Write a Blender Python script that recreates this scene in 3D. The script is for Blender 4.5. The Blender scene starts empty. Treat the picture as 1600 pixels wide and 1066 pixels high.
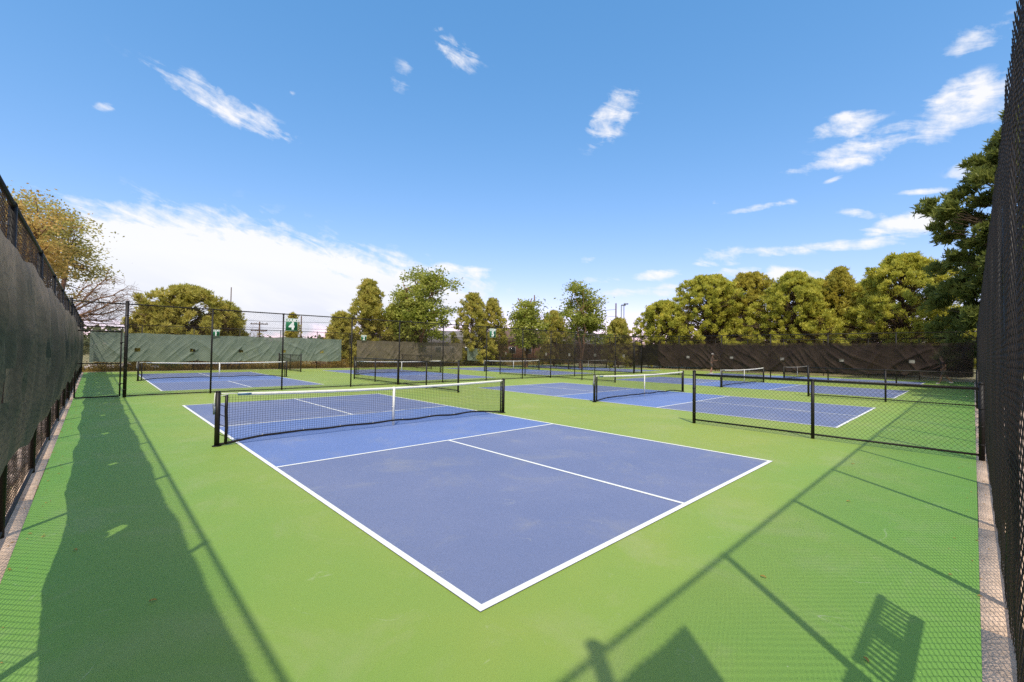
import bpy, bmesh, math, random
import numpy as np
from mathutils import Vector, Matrix
random.seed(7)
C = bpy.context.scene.collection
sc = bpy.context.scene
PI = math.pi

# ------------------------------------------------------------------ camera
F_PX, CX = 685.18, 791.73                      # focal length and lens centre in photo pixels (1600 wide)
CAM = (-1.8795, -2.2137, 1.7082)
YAW, PITCH, ROLL = .7542, .0229, .0146
def cam_axes():
    cy, sy, cp, sp = math.cos(YAW), math.sin(YAW), math.cos(PITCH), math.sin(PITCH)
    f = Vector((sy*cp, cy*cp, sp)); r = Vector((cy, -sy, 0)); u = r.cross(f)
    c, s = math.cos(ROLL), math.sin(ROLL)
    return c*r+s*u, -s*r+c*u, f
r_, u_, f_ = cam_axes()
cd = bpy.data.cameras.new('camera'); cam = bpy.data.objects.new('camera', cd); C.objects.link(cam)
cam.matrix_world = Matrix(((r_.x, u_.x, -f_.x, CAM[0]), (r_.y, u_.y, -f_.y, CAM[1]), (r_.z, u_.z, -f_.z, CAM[2]), (0, 0, 0, 1)))
cd.sensor_width = 36; cd.lens = F_PX/1600*36; cd.shift_x = (800-CX)/1600; cd.shift_y = 0
cd.clip_start = .02; cd.clip_end = 3000
sc.camera = cam

# ------------------------------------------------------------------ light, sky, exposure
SUNV = Vector((-1.38, -1.55, 3.1)).normalized()          # from the ground to the sun
SUN_STRENGTH, SKY_STRENGTH, EXPOSURE = 2.6, .15, .62
sd = bpy.data.lights.new('sun', 'SUN'); so = bpy.data.objects.new('sun', sd); C.objects.link(so)
so.rotation_euler = SUNV.to_track_quat('Z', 'Y').to_euler(); sd.energy = SUN_STRENGTH; sd.angle = math.radians(.8)
sd.color = (1, .93, .80)
sc.view_settings.view_transform = 'Standard'; sc.view_settings.look = 'None'
sc.view_settings.exposure = EXPOSURE; sc.view_settings.gamma = 1; sc.view_settings.use_curve_mapping = False
sc.cycles.use_denoising = False
sc.cycles.max_bounces = 8; sc.cycles.transparent_max_bounces = 24; sc.cycles.transmission_bounces = 4
sc.cycles.sample_clamp_indirect = 8

# clouds: azimuth, elevation of the middle, then the matrix taking (d azimuth, d elevation) to the unit ellipse, strength
CLOUDS = [[0.17,0.435,8.142,-3.468,-9.402,-40.029,1.0],[0.12,0.456,30.034,-13.865,-13.59,-50.286,0.9],[0.003,0.383,48.721,5.23,58.837,-131.953,0.6],[0.631,0.597,13.297,-12.171,-15.372,-36.9,0.62],[0.583,0.633,57.706,1.601,15.951,-172.451,0.55],[0.508,0.547,35.621,-15.2,-4.546,-29.707,0.4],[0.984,0.485,8.592,12.005,19.909,-20.525,0.85],[1.482,0.356,7.291,1.72,3.409,-37.64,0.95],[1.417,0.398,20.344,4.643,1.401,-48.292,1.1],[1.559,0.388,19.13,6.205,6.688,-28.414,1.1],[1.393,0.342,14.292,2.153,-1.998,-92.93,1.0],[1.58,0.465,22.006,7.23,7.017,-50.704,0.75],[1.51,0.27,28.764,1.776,-18.291,-165.535,0.88],[1.569,0.289,41.806,7.6,5.886,-64.543,1.08],[1.439,0.247,29.319,-2.227,-29.028,-102.643,0.9],[1.501,0.222,15.933,1.605,0.188,-60.018,1.23],[1.43,0.197,14.034,0.548,-7.108,-100.232,1.03],[1.481,0.201,24.544,2.519,3.11,-116.93,0.88],[0.179,0.118,3.23,-0.206,-0.38,-8.6,1.9],[0.055,0.156,11.67,-0.96,-0.596,-18.846,1.2],[0.425,0.128,3.4,-0.41,-1.187,-12.4,1.5],[0.618,0.176,9.28,-0.327,-0.689,-50.536,1.0],[1.281,0.285,18.334,2.966,6.711,-139.117,0.98],[1.2,0.305,55.711,0.2,-20.086,-164.421,0.6],[1.206,0.2,18.783,1.582,0.845,-55.867,0.83],[1.078,0.167,19.001,1.093,1.166,-81.797,1.18],[1.042,0.131,10.622,0.081,-2.387,-103.246,0.98],[0.94,0.208,44.075,4.393,6.355,-102.592,0.5],[1.334,0.155,16.161,-0.731,-9.96,-69.258,1.03],[-0.004,0.228,52.119,-5.407,-0.525,-161.942,0.8],[1.393,0.314,52.69,15.75,46.102,-218.002,0.5],[1.201,0.185,20.964,0.071,-9.185,-129.871,0.88],[1.152,0.138,10.051,0.047,-3.905,-94.097,0.78],[0.437,0.487,62.233,1.66,22.201,-150.121,0.4],[0.289,0.487,140.21,4.157,35.128,-159.298,0.4],[1.24,0.165,12,1,-3,-85,0.75],[1.3,0.2,15,1,-6,-95,0.7],[0.97,0.16,18,0,-4,-120,0.6]]
w = bpy.data.worlds.new('World'); sc.world = w; w.use_nodes = True
nt = w.node_tree; nt.nodes.clear()
def N(t, typ, **kw):
    n = t.nodes.new(typ)
    for k, v in kw.items(): setattr(n, k, v)
    return n
def M_(t, op, a, b=None, c=None, clamp=False):
    n = N(t, 'ShaderNodeMath', operation=op, use_clamp=clamp)
    for i, v in enumerate((a, b, c)):
        if v is None: continue
        if isinstance(v, (int, float)): n.inputs[i].default_value = v
        else: t.links.new(v, n.inputs[i])
    return n.outputs[0]
out = N(nt, 'ShaderNodeOutputWorld'); bg = N(nt, 'ShaderNodeBackground'); bg.inputs[1].default_value = SKY_STRENGTH
sky = N(nt, 'ShaderNodeTexSky', sky_type='NISHITA', sun_disc=False, sun_elevation=math.asin(SUNV.z), sun_rotation=math.atan2(SUNV.x, SUNV.y), altitude=1600, air_density=1.0, dust_density=.4, ozone_density=1.6)
tc = N(nt, 'ShaderNodeTexCoord'); sx = N(nt, 'ShaderNodeSeparateXYZ'); nt.links.new(tc.outputs['Generated'], sx.inputs[0])
az = M_(nt, 'ARCTAN2', sx.outputs[0], sx.outputs[1]); el = M_(nt, 'ARCSINE', sx.outputs[2])
total = None
for a0, e0, j00, j01, j10, j11, k in CLOUDS:
    da = M_(nt, 'SUBTRACT', az, a0); de = M_(nt, 'SUBTRACT', el, e0)
    p = M_(nt, 'MULTIPLY_ADD', da, j00, M_(nt, 'MULTIPLY', de, j01))
    q = M_(nt, 'MULTIPLY_ADD', da, j10, M_(nt, 'MULTIPLY', de, j11))
    d2 = M_(nt, 'MULTIPLY_ADD', p, p, M_(nt, 'MULTIPLY', q, q))
    e = M_(nt, 'MULTIPLY', M_(nt, 'POWER', 2.718, M_(nt, 'MULTIPLY', M_(nt, 'POWER', d2, 1.7), -.8)), k)
    total = e if total is None else M_(nt, 'MAXIMUM', total, e)
# unseen broken cloud added overhead and behind the viewer, to lift shadow fill
over = M_(nt, 'MULTIPLY', M_(nt, 'SUBTRACT', el, .82), 3.0, clamp=True)
back = M_(nt, 'MULTIPLY_ADD', sx.outputs[0], -math.sin(YAW), M_(nt, 'MULTIPLY', sx.outputs[1], -math.cos(YAW)))
back = M_(nt, 'MULTIPLY', M_(nt, 'MULTIPLY', M_(nt, 'SUBTRACT', back, .05), 2.5, clamp=True), M_(nt, 'MULTIPLY', M_(nt, 'SUBTRACT', el, .12), 5, clamp=True))
total = M_(nt, 'MAXIMUM', total, M_(nt, 'MULTIPLY', M_(nt, 'MAXIMUM', over, back), 1.15))
# wispy break-up: noise stretched along azimuth
comb = N(nt, 'ShaderNodeCombineXYZ'); nt.links.new(M_(nt, 'ADD', M_(nt, 'MULTIPLY', az, 11), M_(nt, 'MULTIPLY', el, 9)), comb.inputs[0]); nt.links.new(M_(nt, 'MULTIPLY_ADD', az, 5, M_(nt, 'MULTIPLY', el, 30)), comb.inputs[1])
n1 = N(nt, 'ShaderNodeTexNoise'); n1.inputs['Scale'].default_value = 1.3; n1.inputs['Detail'].default_value = 9; n1.inputs['Roughness'].default_value = .62; n1.inputs['Distortion'].default_value = .5
nt.links.new(comb.outputs[0], n1.inputs['Vector'])
n2 = N(nt, 'ShaderNodeTexNoise'); n2.inputs['Scale'].default_value = 26; n2.inputs['Detail'].default_value = 6; n2.inputs['Roughness'].default_value = .6
nt.links.new(tc.outputs['Generated'], n2.inputs['Vector'])
nz = M_(nt, 'MULTIPLY_ADD', n1.outputs[0], .6, M_(nt, 'MULTIPLY', n2.outputs[0], .4))
cov = M_(nt, 'SUBTRACT', M_(nt, 'MULTIPLY_ADD', total, 1.25, M_(nt, 'MULTIPLY_ADD', nz, 5.2, -2.6)), .48)
gate = M_(nt, 'MULTIPLY', total, 2.2, clamp=True)
cov = M_(nt, 'MULTIPLY', M_(nt, 'MULTIPLY', cov, .95, clamp=True), gate, clamp=True)
cov = M_(nt, 'POWER', cov, 1.15)
cmix = N(nt, 'ShaderNodeMix', data_type='RGBA'); nt.links.new(M_(nt, 'MULTIPLY', cov, .93), cmix.inputs[0])
sp = N(nt, 'ShaderNodeSeparateColor'); cb = N(nt, 'ShaderNodeCombineColor'); nt.links.new(sky.outputs[0], sp.inputs[0])
S_ = SKY_STRENGTH*2**EXPOSURE
for ch, (k, gm) in enumerate(((.95, 1.14), (.80, .68), (1.02, .58))):      # tone of the clear blue, per channel
    nt.links.new(M_(nt, 'MULTIPLY', M_(nt, 'POWER', M_(nt, 'MULTIPLY', sp.outputs[ch], S_), gm), k/S_), cb.inputs[ch])
nt.links.new(cb.outputs[0], cmix.inputs[6])
CLOUDCOL = cmix.inputs[7]; CLOUDCOL.default_value = (4.35, 4.35, 4.55, 1)
ccol = N(nt, 'ShaderNodeMix', data_type='RGBA'); ccol.inputs[6].default_value = (4.4, 4.38, 4.5, 1); ccol.inputs[7].default_value = (3.1, 3.35, 3.9, 1)
n3 = N(nt, 'ShaderNodeTexNoise'); n3.inputs['Scale'].default_value = .8; n3.inputs['Detail'].default_value = 6; nt.links.new(comb.outputs[0], n3.inputs['Vector'])
nt.links.new(M_(nt, 'MULTIPLY', M_(nt, 'MULTIPLY', M_(nt, 'SUBTRACT', .17, el), 6.5, clamp=True), M_(nt, 'MULTIPLY_ADD', n3.outputs[0], 2.6, -.55, clamp=True), clamp=True), ccol.inputs[0])
nt.links.new(ccol.outputs[2], CLOUDCOL)
nt.links.new(cmix.outputs[2], bg.inputs[0]); nt.links.new(bg.outputs[0], out.inputs[0])

# ------------------------------------------------------------------ materials
def mat(name, col, rough=.8, var=0., scale=5., detail=4, spec=.3, metal=0., col2=None, bump=0., bscale=60., transl=0., transp=0., coord='Object', fine=0., fscale=200.):
    m = bpy.data.materials.new(name); m.use_nodes = True; t = m.node_tree; t.nodes.clear()
    o = N(t, 'ShaderNodeOutputMaterial'); b = N(t, 'ShaderNodeBsdfPrincipled')
    b.inputs['Roughness'].default_value = rough; b.inputs['Metallic'].default_value = metal; b.inputs['Specular IOR Level'].default_value = spec
    tcn = N(t, 'ShaderNodeTexCoord')
    c2 = col2 or tuple(max(0, x*(1-var)) for x in col)
    nz = N(t, 'ShaderNodeTexNoise'); nz.inputs['Scale'].default_value = scale; nz.inputs['Detail'].default_value = detail; nz.inputs['Roughness'].default_value = .6
    t.links.new(tcn.outputs[coord], nz.inputs['Vector'])
    rp = N(t, 'ShaderNodeMapRange'); rp.inputs[1].default_value = .35; rp.inputs[2].default_value = .65
    t.links.new(nz.outputs[0], rp.inputs[0])
    mx = N(t, 'ShaderNodeMix', data_type='RGBA'); mx.inputs[6].default_value = (*c2, 1); mx.inputs[7].default_value = (*col, 1)
    t.links.new(rp.outputs[0], mx.inputs[0]); colout = mx.outputs[2]
    if fine:
        fz = N(t, 'ShaderNodeTexNoise'); fz.inputs['Scale'].default_value = fscale; fz.inputs['Detail'].default_value = 2
        t.links.new(tcn.outputs[coord], fz.inputs['Vector'])
        f2 = N(t, 'ShaderNodeMapRange'); f2.inputs[1].default_value = .25; f2.inputs[2].default_value = .75; f2.inputs[3].default_value = 1-fine; f2.inputs[4].default_value = 1+fine
        t.links.new(fz.outputs[0], f2.inputs[0])
        vm = N(t, 'ShaderNodeVectorMath', operation='SCALE'); t.links.new(colout, vm.inputs[0]); t.links.new(f2.outputs[0], vm.inputs['Scale']); colout = vm.outputs[0]
    t.links.new(colout, b.inputs['Base Color'])
    if bump:
        bz = N(t, 'ShaderNodeTexNoise'); bz.inputs['Scale'].default_value = bscale; bz.inputs['Detail'].default_value = 3
        t.links.new(tcn.outputs[coord], bz.inputs['Vector'])
        bp = N(t, 'ShaderNodeBump'); bp.inputs['Strength'].default_value = bump; bp.inputs['Distance'].default_value = .02
        t.links.new(bz.outputs[0], bp.inputs['Height']); t.links.new(bp.outputs[0], b.inputs['Normal'])
    sh = b.outputs[0]
    if transl:
        tr = N(t, 'ShaderNodeBsdfTranslucent'); t.links.new(colout, tr.inputs[0])
        ms = N(t, 'ShaderNodeMixShader'); ms.inputs[0].default_value = transl; t.links.new(sh, ms.inputs[1]); t.links.new(tr.outputs[0], ms.inputs[2]); sh = ms.outputs[0]
    if transp:
        tp = N(t, 'ShaderNodeBsdfTransparent'); ms = N(t, 'ShaderNodeMixShader'); ms.inputs[0].default_value = transp
        t.links.new(sh, ms.inputs[1]); t.links.new(tp.outputs[0], ms.inputs[2]); sh = ms.outputs[0]
    t.links.new(sh, o.inputs[0])
    return m
def foliage(name, a, b, c):
    """leaf colour with clump-sized and leaf-sized variation, a little light through the leaf"""
    m = bpy.data.materials.new(name); m.use_nodes = True; t = m.node_tree; t.nodes.clear()
    o = N(t, 'ShaderNodeOutputMaterial'); d = N(t, 'ShaderNodeBsdfPrincipled'); d.inputs['Roughness'].default_value = .55; d.inputs['Specular IOR Level'].default_value = .25
    tcn = N(t, 'ShaderNodeTexCoord')
    nz = N(t, 'ShaderNodeTexNoise'); nz.inputs['Scale'].default_value = .9; nz.inputs['Detail'].default_value = 5; nz.inputs['Roughness'].default_value = .75
    t.links.new(tcn.outputs['Object'], nz.inputs['Vector'])
    cr = N(t, 'ShaderNodeValToRGB'); cr.color_ramp.elements[0].position = .32; cr.color_ramp.elements[1].position = .68
    cr.color_ramp.elements[0].color = (*a, 1); cr.color_ramp.elements[1].color = (*c, 1); e = cr.color_ramp.elements.new(.5); e.color = (*b, 1)
    t.links.new(nz.outputs[0], cr.inputs[0]); t.links.new(cr.outputs[0], d.inputs['Base Color'])
    tr = N(t, 'ShaderNodeBsdfTranslucent'); t.links.new(cr.outputs[0], tr.inputs[0])
    ms = N(t, 'ShaderNodeMixShader'); ms.inputs[0].default_value = .45; t.links.new(d.outputs[0], ms.inputs[1]); t.links.new(tr.outputs[0], ms.inputs[2])
    t.links.new(ms.outputs[0], o.inputs[0]); return m

BLACK = mat('black_vinyl', (.014, .011, .009), .5, .3, 9, spec=.3)
WIRE = mat('black_wire', (.050, .035, .024), .5, .3, 30, spec=.35)
WHITE = mat('white_tape', (.80, .78, .70), .7, .12, 14, fine=.06, fscale=80)
NETBLACK = mat('net_cord', (.012, .011, .012), .8)
GREEN = mat('green_acrylic', (.300, .40, .118), .62, .0, .35, 6, spec=.35, col2=(.245, .375, .112), fine=.16, fscale=130, bump=.25, bscale=260)
BLUE = mat('blue_acrylic', (.155, .225, .47), .62, .0, .6, 6, spec=.35, col2=(.135, .205, .43), fine=.16, fscale=130, bump=.25, bscale=260)
BLUEWORN = mat('worn_blue_acrylic', (.160, .195, .365), .62, .0, .8, 6, spec=.35, col2=(.140, .175, .345), fine=.2, fscale=130, bump=.25, bscale=260)
LINE = mat('line_paint', (.80, .80, .76), .6, .06, 7, fine=.05, fscale=60)
CURB = mat('pink_concrete', (.80, .57, .40), .85, .3, 5, 8, fine=.2, fscale=70, bump=.5, bscale=50)
TAN = mat('dry_ground', (.34, .26, .15), .95, 0, .7, 8, col2=(.16, .17, .05), fine=.35, fscale=9, bump=.6, bscale=8)
GRAVEL = mat('pink_gravel', (.50, .37, .29), .9, .5, 3, 8, fine=.6, fscale=14, bump=1, bscale=16)
BARK = mat('bark', (.16, .105, .07), .9, .5, 6, 6, bump=.6, bscale=20)
BARKRED = mat('red_bark', (.30, .17, .10), .9, .45, 6, 6, bump=.6, bscale=20)
WOOD = mat('pole_wood', (.13, .085, .06), .9, .3, 4)
STEEL = mat('grey_steel', (.20, .22, .24), .5, .2, 4, metal=.3)
SIGNG = mat('sign_green', (.02, .17, .075), .5, .15, 3)
SIGNW = mat('sign_white', (.8, .8, .78), .5, .03, 3)
ROCK = mat('pale_rock', (.50, .45, .42), .9, .5, 2.5, 6, bump=.6, bscale=7)

def court_paint(name, near, far, edge=None):
    """acrylic court paint: slow tonal drift, optional edge tone, dusty patches, faint scuffs and pale specks"""
    m = mat(name, near, .6, 0, .45, 7, spec=.35, col2=far, fine=.17, fscale=150, bump=.25, bscale=260); t = m.node_tree
    b = next(n for n in t.nodes if n.type == 'BSDF_PRINCIPLED'); src = b.inputs['Base Color'].links[0].from_socket
    tcn = next(n for n in t.nodes if n.type == 'TEX_COORD'); V = tcn.outputs['Object']
    def mix(fac, a, c, typ='MIX'):
        x = N(t, 'ShaderNodeMix', data_type='RGBA', blend_type=typ); t.links.new(fac, x.inputs[0]); t.links.new(a, x.inputs[6])
        if isinstance(c, tuple): x.inputs[7].default_value = (*c, 1)
        else: t.links.new(c, x.inputs[7])
        return x.outputs[2]
    def noise(sc_, det=3, dist=0, rough=.5, vec=None):
        n = N(t, 'ShaderNodeTexNoise'); n.inputs['Scale'].default_value = sc_; n.inputs['Detail'].default_value = det; n.inputs['Distortion'].default_value = dist; n.inputs['Roughness'].default_value = rough
        t.links.new(vec or V, n.inputs['Vector']); return n.outputs[0]
    if edge:      # deeper green towards the left and back fences
        sep = N(t, 'ShaderNodeSeparateXYZ'); t.links.new(V, sep.inputs[0])
        dx = M_(t, 'SUBTRACT', sep.outputs[0], -2.4); dy = M_(t, 'SUBTRACT', sep.outputs[1], -2.3)
        d = M_(t, 'MINIMUM', dx, dy); d = M_(t, 'MULTIPLY_ADD', noise(.8, 4), 1.6, M_(t, 'SUBTRACT', d, .8))
        src = mix(M_(t, 'SUBTRACT', 1.0, M_(t, 'MULTIPLY', d, .34, clamp=True), clamp=True), src, edge)
    dust = M_(t, 'MULTIPLY', M_(t, 'SUBTRACT', noise(.9, 8, .6, .7), .52, clamp=True), 1.1, clamp=True)
    src = mix(dust, src, (.44, .40, .26))
    line = M_(t, 'SUBTRACT', 1.0, M_(t, 'MULTIPLY', M_(t, 'ABSOLUTE', M_(t, 'SUBTRACT', noise(1.1, 1.5, 1.2), .5)), 260), clamp=True)
    line = M_(t, 'MULTIPLY', line, M_(t, 'MULTIPLY', M_(t, 'SUBTRACT', noise(2.3, 5, 0, .8), .53, clamp=True), 3.0, clamp=True))
    src = mix(line, src, (.55, .55, .42))
    vo = N(t, 'ShaderNodeTexVoronoi'); vo.inputs['Scale'].default_value = 3.1; t.links.new(V, vo.inputs['Vector'])
    dot = M_(t, 'LESS_THAN', vo.outputs['Distance'], .022); sr = N(t, 'ShaderNodeSeparateColor'); t.links.new(vo.outputs['Color'], sr.inputs[0])
    dot = M_(t, 'MULTIPLY', dot, M_(t, 'GREATER_THAN', sr.outputs[0], .72)); dot = M_(t, 'MULTIPLY', dot, .5)
    src = mix(dot, src, (.62, .62, .50))
    t.links.new(src, b.inputs['Base Color'])
    return m
GREEN = court_paint('green_acrylic', (.288, .350, .064), (.250, .335, .060), (.150, .318, .054))
BLUE = court_paint('blue_acrylic', (.155, .220, .455), (.135, .200, .42))
BLUEWORN = court_paint('worn_blue_acrylic', (.178, .205, .335), (.150, .182, .315))

# ------------------------------------------------------------------ object helpers
def tag(o, label=None, cat=None, group=None, kind=None):
    if label: o['label'] = label
    if cat: o['category'] = cat
    if group: o['group'] = group
    if kind: o['kind'] = kind
    return o
def empty(name, loc=(0, 0, 0), rz=0):
    o = bpy.data.objects.new(name, None); C.objects.link(o); o.location = loc; o.rotation_euler = (0, 0, rz); o.empty_display_size = .2
    return o
class MB:
    def __init__(s): s.v = []; s.f = []; s.n = 0
    def add(s, v, f):
        v = np.asarray(v, float); f = np.asarray(f, int)
        s.v.append(v); s.f.append(f+s.n); s.n += len(v); return s
    def box(s, c, d, rz=0):
        x, y, z = np.array(d)/2
        v = np.array([(a*x, b*y, e*z) for a in (-1, 1) for b in (-1, 1) for e in (-1, 1)])
        if rz: v = v @ np.array([[math.cos(rz), math.sin(rz), 0], [-math.sin(rz), math.cos(rz), 0], [0, 0, 1]])
        return s.add(v+np.array(c), [(0, 1, 3, 2), (4, 6, 7, 5), (0, 4, 5, 1), (2, 3, 7, 6), (0, 2, 6, 4), (1, 5, 7, 3)])
    def tube(s, pts, r, n=8, cap=True):
        pts = [Vector(p) for p in pts]; R = [r]*len(pts) if isinstance(r, (int, float)) else r
        rows = []; ref = None
        for i, p in enumerate(pts):
            d = (pts[min(i+1, len(pts)-1)]-pts[max(i-1, 0)]).normalized()
            if ref is None: ref = d.orthogonal().normalized()
            a = (ref-d*ref.dot(d)).normalized(); b = d.cross(a); ref = a
            rows += [p+(a*math.cos(2*PI*k/n)+b*math.sin(2*PI*k/n))*R[i] for k in range(n)]
        f = [(i*n+k, i*n+(k+1) % n, (i+1)*n+(k+1) % n, (i+1)*n+k) for i in range(len(pts)-1) for k in range(n)]
        if cap:
            m = len(rows); rows += [pts[0], pts[-1]]; L = (len(pts)-1)*n
            f += [(m, (k+1) % n, k, k) for k in range(n)]; f += [(m+1, L+k, L+(k+1) % n, L+(k+1) % n) for k in range(n)]
        return s.add([tuple(x) for x in rows], f)
    def mesh(s, name, material=None, smooth=False):
        v = np.concatenate(s.v) if s.v else np.zeros((0, 3)); me = bpy.data.meshes.new(name)
        allf = [f for f in s.f]
        quads = []
        loops = []; starts = []; pos = 0
        for f in allf:
            if f.shape[1] == 4:
                tri = f[:, 2] == f[:, 3]
                q = f[~tri]; t_ = f[tri][:, :3]
            elif f.shape[1] == 3: q = np.zeros((0, 4), int); t_ = f
            else:
                loops.append(f.ravel()); starts.append(pos+np.arange(len(f))*f.shape[1]); pos += f.size; continue
            if len(q): loops.append(q.ravel()); starts.append(pos+np.arange(len(q))*4); pos += q.size
            if len(t_): loops.append(t_.ravel()); starts.append(pos+np.arange(len(t_))*3); pos += t_.size
        me.vertices.add(len(v)); me.vertices.foreach_set('co', v.astype(np.float32).ravel())
        L = np.concatenate(loops).astype(np.int32); S = np.concatenate(starts).astype(np.int32)
        me.loops.add(len(L)); me.loops.foreach_set('vertex_index', L)
        me.polygons.add(len(S)); me.polygons.foreach_set('loop_start', S)
        me.update(calc_edges=True)
        if smooth: me.polygons.foreach_set('use_smooth', np.ones(len(S), bool))
        if material: me.materials.append(material)
        return me
    def build(s, name, material, parent=None, smooth=False):
        return link(name, s.mesh(name, material, smooth), parent)
def link(name, me, parent=None, loc=None):
    o = bpy.data.objects.new(name, me); C.objects.link(o)
    if parent: o.parent = parent
    if loc is not None: o.location = loc
    return o
def children(o): return [c for c in bpy.data.objects if c.parent == o]
def copy_tree(o, parent=None):
    c = o.copy(); C.objects.link(c); c.parent = parent
    for ch in children(o): copy_tree(ch, c)
    return c
def sheet(name, x0, y0, x1, y1, z, m, parent=None, res=None):
    b = MB(); b.add([(x0, y0, z), (x1, y0, z), (x1, y1, z), (x0, y1, z)], [(0, 1, 2, 3)])
    return b.build(name, m, parent)

# ------------------------------------------------------------------ measures
W, H = 6.096, 13.411
XS, YS = [0, 10.97, 22.0, 32.97], [0, 18.83]
FX, FY, MY, RX, BY, OX = -2.44, 35.8, 16.95, 31.8, -2.39, 42.8   # left, far, middle, right inner, back, outer fence lines
FH = 3.1

# ------------------------------------------------------------------ setting
g = sheet('ground', -1200, -1200, 1200, 1200, -.03, TAN); tag(g, kind='structure')
gb = sheet('gravel_bed', -9, -5, FX-.16, FY+9, -.018, GRAVEL); tag(gb, kind='structure')
gc = sheet('gravel_path', FX-.5, -4.6, 44, BY-.12, -.018, GRAVEL); tag(gc, kind='structure')
cf = sheet('court_floor', FX+.11, BY+.15, OX-.1, FY-.1, 0, GREEN); tag(cf, kind='structure')
kb = MB()
def kerb_run(x0, y0, x1, y1, wd):
    L = math.hypot(x1-x0, y1-y0); n = max(1, round(L/2.4)); a = math.atan2(y1-y0, x1-x0)
    for k in range(n):
        t = (k+.5)/n; kb.box((x0+(x1-x0)*t, y0+(y1-y0)*t, -.055+.0015*(k % 3)), (L/n-.012, wd, .11), a)
kerb_run(FX+.005, BY+.16, FX+.005, FY-.11, .22); kerb_run(FX-.1, BY+.02, OX+.14, BY+.02, .27)
kerb_run(FX-.1, FY+.02, OX+.14, FY+.02, .24); kerb_run(OX+.02, BY+.16, OX+.02, FY-.11, .24)
tag(kb.build('kerb', CURB), kind='structure')
pa = MB(); ka = MB(); ln = MB(); lw = .051
for cx in XS:
    for cy in YS:
        z = .004
        for (y0, y1, bb) in ((0, 4.572, pa), (4.572, 8.839, ka), (8.839, H, pa)):
            bb.add([(cx, cy+y0, z), (cx+W, cy+y0, z), (cx+W, cy+y1, z), (cx, cy+y1, z)], [(0, 1, 2, 3)])
        z = .008
        def R(x0, y0, x1, y1): ln.add([(cx+x0, cy+y0, z), (cx+x1, cy+y0, z), (cx+x1, cy+y1, z), (cx+x0, cy+y1, z)], [(0, 1, 2, 3)])
        l2 = lw*1.12
        R(0, 0, l2, H); R(W-l2, 0, W, H); R(l2, 0, W-l2, l2); R(l2, H-l2, W-l2, H)
        R(l2, 4.572, W-l2, 4.572+lw); R(l2, 8.839-lw, W-l2, 8.839)
        R(W/2-lw/2, l2, W/2+lw/2, 4.572); R(W/2-lw/2, 8.839, W/2+lw/2, H-l2)
tag(pa.build('service_area_paint', BLUEWORN), kind='structure'); tag(ka.build('kitchen_area_paint', BLUE), kind='structure'); tag(ln.build('court_lines', LINE), kind='structure')

# ------------------------------------------------------------------ chain link
def link_mesh(w, h, seed=0, bulge=.012, pitch=.040, r=.0027, bottom_wave=.0):
    rng = np.random.default_rng(seed); b = MB()
    nk, nj = int(w/pitch), int(h/pitch)+1
    z = np.arange(nj)*pitch; z = np.minimum(z, h)
    ph = rng.uniform(0, 6.28, 4)
    tri = np.array([(0, 1), (.87, -.5), (-.87, -.5)])*r
    K, J = np.meshgrid(np.arange(nk), np.arange(nj), indexing='ij')
    side = (J+K) % 2
    x = K*pitch+side*pitch
    dep = np.where(side == 0, 1, -1)*.0035
    env = np.sin(PI*np.clip(x/w, 0, 1))*np.sin(PI*np.clip(J/nj, 0, 1))
    bul = bulge*env*(1+.5*np.sin(3*x/w*PI+ph[0]))+.004*np.sin(x*9+ph[1]+J*.11)+.003*np.sin(J*.35+ph[2]+x*3)
    P = np.stack([x+0*J, dep+bul, np.broadcast_to(z, x.shape)+.004*np.sin(x*5+ph[3])], -1)     # nk,nj,3
    V = P[:, :, None, :]+np.stack([tri[:, 0], tri[:, 1], 0*tri[:, 0]], -1)[None, None]
    idx = np.arange(nk*nj*3).reshape(nk, nj, 3)
    a, c = idx[:, :-1], idx[:, 1:]
    F = np.stack([a, np.roll(a, -1, 2), np.roll(c, -1, 2), c], -1).reshape(-1, 4)
    b.add(V.reshape(-1, 3), F)
    return b.mesh('chain_link_mesh', WIRE)
_bays = {}
def bay(w, h, variants=2, **kw):
    k = (round(w, 3), round(h, 3))
    if k not in _bays: _bays[k] = [link_mesh(w, h, s, **kw) for s in range(variants)]
    return _bays[k][random.randrange(len(_bays[k]))]
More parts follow.
